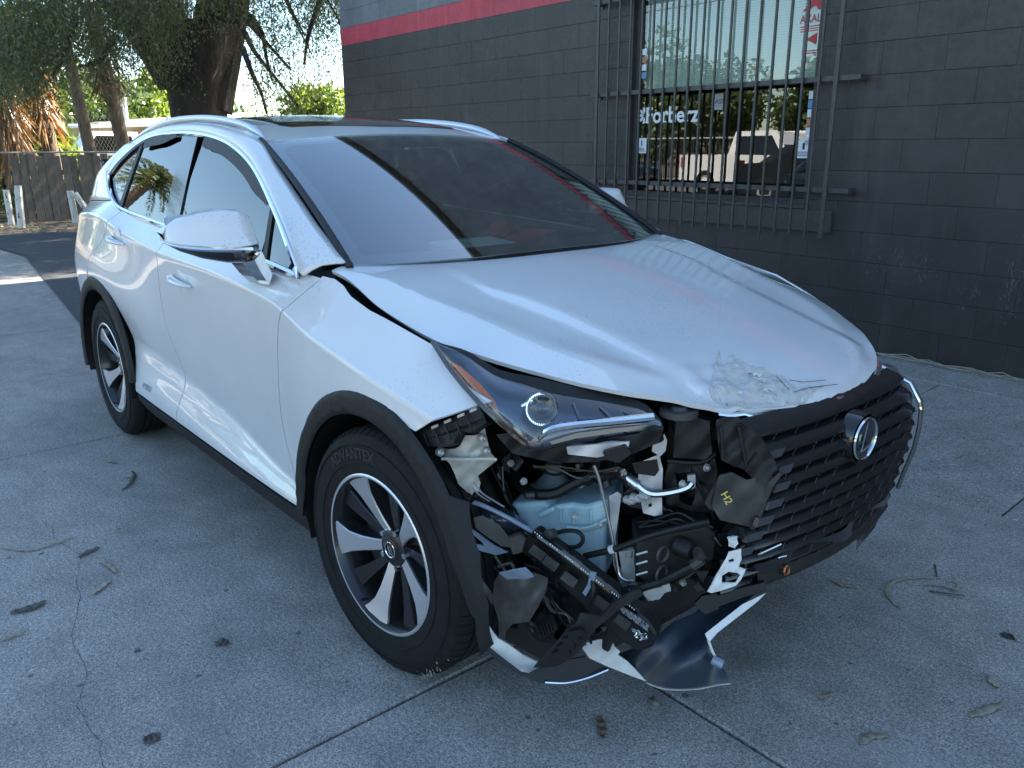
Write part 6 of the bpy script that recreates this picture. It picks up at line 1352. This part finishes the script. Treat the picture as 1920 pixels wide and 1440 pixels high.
# iron fence, house and trees across the street (seen mirrored)
IF = empty('iron_fence', (-14, -17.2, 0)); tag(IF, 'tall black iron fence across the street mirrored in the window', 'fence')
b = MB()
for i in range(260): b.box((-16 + i * .125, 0, 1.0), (.02, .02, 1.9))
tag(b.obj('pickets', METAL_DK, IF, smooth=False), kind='stuff'); b = MB(); b.box((0, .02, 1.75), (33, .03, .05)); b.obj('rail', mat('pale_rail', (.4, .4, .38), .6), IF, smooth=False); b = MB(); b.box((0, .02, .25), (33, .03, .05)); b.obj('rail', METAL_DK, IF, smooth=False)
for (x, y, s_, lb) in ((-22, -21, 2.4, 'leafy street tree left in the mirrored view'), (-16, -20.5, 2.2, 'leafy street tree behind the iron fence'), (-10.5, -21, 2.6, 'street tree right in the mirrored view'), (-4, -21, 2.4, 'street tree opposite the shop')): bush((x, y, 0), (s_, s_, s_ * .8), 5200, LEAF_M, lb, (.26, .09), 'tree', z=3.0)
tr = MB(); tr.tube([(0, 0, -.05), (.1, 0, 2), (.25, .1, 5)], [.28, .24, .2], 10); o = tr.obj('tree_trunk', m_bark('tan_bark', (.25, .20, .14), (.42, .34, .25))); o.location = (-11.2, -16.4, 0); tag(o, 'tan tree trunk mirrored behind the white pickup', 'tree trunk')
palm((-40, -9.6, 0), (1.0, .6, 0), 8.6, .30, 'tall palm down the street mirrored in the rear side window', True, 0, True, 60, 2.6)
HS = empty('street_house', (-10, -27, 0)); tag(HS, 'pale house across the street mirrored in the window', 'house'); b = MB(); b.box((0, 0, 1.6), (16, 6, 3.2)); b.obj('wall', CREAM, HS, smooth=False); b = MB(); b.sheet([(-8.5, -3.5, 3.2), (8.5, -3.5, 3.2), (8.5, 0, 4.8), (-8.5, 0, 4.8)], .1); b.sheet([(8.5, 3.5, 3.2), (-8.5, 3.5, 3.2), (-8.5, 0, 4.8), (8.5, 0, 4.8)], .1); b.obj('roof', WROOF, HS, smooth=False)
# power lines over the street
for i, (z, y) in enumerate(((8.2, -16.0), (7.6, -16.2), (8.9, -15.8))):
    b = MB(); pts = [(-80 + j * 6.5, y, z - 1.2 * math.sin(math.pi * j / 20)) for j in range(21)]; b.tube(pts, .02, 4, False); o = b.obj('power_line', BPLAST); tag(o, ('middle', 'lowest', 'highest')[i] + ' of the power lines along the street', 'cable', 'street power lines')
up = MB(); up.tube([(0, 0, 0), (0, 0, 9.4)], .14, 8); up.box((0, 0, 8.8), (.1, 2.2, .1)); o = up.obj('utility_pole', BARK); o.location = (-34, -16, 0); tag(o, 'wooden utility pole carrying the street power lines', 'pole')
# ------------------------------------------------------------------ litter on the concrete: bark strips, leaves, crack
DRY = m_noise('dry_leaf', (.24, .20, .14), (.40, .35, .26), 30, .8, .1); DRYD = m_noise('dark_leaf', (.05, .045, .04), (.12, .10, .08), 30, .8, .1)
def gp(u, v): p = at(u, v, 'z', 0.0); return Vector((p.x, p.y, zg(p.y)))
def strip(pts, w, m, label, name='bark_strip', lift=.006, cat='leaf litter', group='dry leaves on the concrete'):
    P = [gp(*q) for q in pts]; P = [Vector(p) for p in smooth_poly([tuple(p) for p in P], 5)] if len(P) > 2 else P; n = len(P); b = MB(); c = P[0].copy()
    rowsA = []; 
    for i, p in enumerate(P):
        d = (P[min(i + 1, n - 1)] - P[max(i - 1, 0)]); s = Vector((-d.y, d.x, 0)).normalized(); ww = w * (math.sin(math.pi * min(1, (i + .6) / n)) ** .6); z = .003 + lift * math.sin(i * 1.1 + w * 900) ** 2
        rowsA.append([p - c + s * ww + Vector((0, 0, z + .002)), p - c + Vector((0, 0, z)), p - c - s * ww + Vector((0, 0, z + .003))])
    b.grid([[tuple(q) for q in r] for r in rowsA]); o = b.obj(name, m); o.location = c; md = o.modifiers.new('t', 'SOLIDIFY'); md.thickness = .0012; tag(o, label, cat, group); return o
strip([(0, 1029), (50, 1034), (90, 1026), (138, 1010)], .006, DRY, 'long pale bark strip at the left picture edge'); strip([(148, 1048), (165, 1038), (188, 1028)], .012, DRYD, 'short split bark strip right of the long pale one')
strip([(190, 1056), (205, 1062), (218, 1076)], .010, DRY, 'curled brown leaf left of the front wheel'); strip([(172, 1118), (190, 1105), (207, 1090)], .010, DRY, 'straight reddish leaf below the curled brown leaf')
strip([(230, 922), (245, 908), (252, 892), (248, 886)], .008, DRYD, 'bent dark leaf between the two near wheels'); strip([(232, 897), (248, 898)], .006, DRY, 'thin pale sliver touching the bent dark leaf'); strip([(200, 866), (219, 870)], .007, DRY, 'small pale leaf above the bent dark leaf')
strip([(0, 1204), (25, 1196), (48, 1187)], .006, DRY, 'slender bark strip at the lower left edge'); strip([(20, 1152), (60, 1142), (87, 1130)], .018, DRYD, 'broad dark stained leaf at the lower left'); strip([(404, 1212), (416, 1207), (428, 1210)], .017, DRYD, 'dark oval leaf below the front wheel'); strip([(268, 1392), (285, 1388), (302, 1380)], .018, DRYD, 'ragged dark leaf at the bottom left')
strip([(1560, 1090), (1580, 1100), (1612, 1105)], .008, DRY, 'curved leaf nearest the grille on the right'); strip([(1690, 1145), (1665, 1120), (1668, 1098), (1700, 1087), (1760, 1086)], .008, DRY, 'large hooked bark strip on the right'); strip([(1700, 1098), (1760, 1100), (1792, 1108), (1796, 1098), (1780, 1090)], .005, DRY, 'looped thin bark strip inside the hooked one'); strip([(1742, 1111), (1808, 1122)], .004, DRYD, 'straight dark twig under the looped strip'); strip([(1752, 1060), (1757, 1086)], .003, DRYD, 'short twig above the looped strip')
strip([(1858, 1268), (1862, 1282), (1874, 1292)], .014, DRY, 'folded pale leaf at the right edge'); strip([(1818, 1345), (1845, 1336), (1878, 1322)], .014, DRY, 'brown leaf at the lower right'); strip([(1614, 1400), (1630, 1384), (1665, 1384)], .012, DRY, 'crescent leaf near the lower right'); strip([(1536, 1312), (1560, 1303)], .008, DRY, 'small grey chip right of the torn bumper'); strip([(1220, 1310), (1232, 1326)], .010, DRY, 'pale flake below the torn bumper'); strip([(1122, 1345), (1128, 1365), (1130, 1390)], .011, m_noise('rusty_leaf', (.10, .06, .035), (.17, .11, .07), 40), 'narrow rusty leaf at the bottom centre'); strip([(1888, 1182), (1905, 1200), (1912, 1208)], .004, DRY, 'pale curved sliver at the right edge'); strip([(1790, 868), (1800, 862), (1804, 856)], .006, DRY, 'tiny pale chip right of the grille')
# dry vine along the foot of the wall
b = MB(); rn = random.Random(8)
for j in range(3):
    pts = [(-.95 + i * .09 + rn.gauss(0, .01), -.03 - .05 * rn.random() - .02 * j, .09 + abs(rn.gauss(0, .012))) for i in range(24)]
    b.tube([WM @ Vector(p) for p in pts], .0035, 4, False)
o = b.obj('dry_vine', DRY); tag(o, 'dry straw like vine along the foot of the wall', 'vine')
# hairline crack
ck = MB(); pts = [(98, 985), (100, 1010), (118, 1020), (148, 1040), (150, 1060), (143, 1085), (150, 1120), (135, 1190), (140, 1215), (160, 1245), (163, 1270), (155, 1295), (145, 1325), (158, 1345), (165, 1365), (188, 1390), (187, 1410), (195, 1440)]
P = [gp(u + rn.uniform(-2, 2), v) for u, v in [tuple(q) for q in densify(pts, 9, False)]]
for i in range(len(P) - 1):
    d = P[i + 1] - P[i]; s = Vector((-d.y, d.x, 0)).normalized() * rn.uniform(.0003, .0010); z = Vector((0, 0, .0012)); ck.add([P[i] - s + z, P[i + 1] - s + z, P[i + 1] + s + z, P[i] + s + z], [(0, 1, 2, 3)])
ck.obj('crack', JOINT, PAVE, smooth=False)
# small specks of leaf litter everywhere
rg = np.random.default_rng(77); n = 2600; X = rg.uniform(-8, 4, n); Y = rg.uniform(-5, 3.4, n); Zs = np.array([zg(q) for q in Y]) + .004
P = np.stack([X, Y, Zs], 1); a = rg.uniform(0, 6.28, n); D = np.stack([np.cos(a), np.sin(a), rg.uniform(0, .05, n)], 1); L_ = rg.uniform(.004, .03, n) * rg.uniform(.3, 1, n); V, F = leaf_quads(P, D, L_, L_ * .16, rg); V[:, 2] = np.repeat(Zs, 4) + rg.uniform(0, .002, 4 * n)
tag(arr_obj('leaf_specks', V, F, DRYD), 'fine leaf litter scattered over the concrete', 'leaf litter', kind='stuff')
n = 500; X = rg.uniform(-17, -14.5, n); Y = rg.uniform(-3, 4, n); P = np.stack([X, Y, np.full(n, .05)], 1); a = rg.uniform(0, 6.28, n); D = np.stack([np.cos(a), np.sin(a), rg.uniform(-.1, .2, n)], 1); V, F = leaf_quads(P, D, rg.uniform(.05, .16, n), .015, rg); tag(arr_obj('verge_litter', V, F, DRY), 'dry leaves on the dirt by the fence', 'leaf litter', kind='stuff')
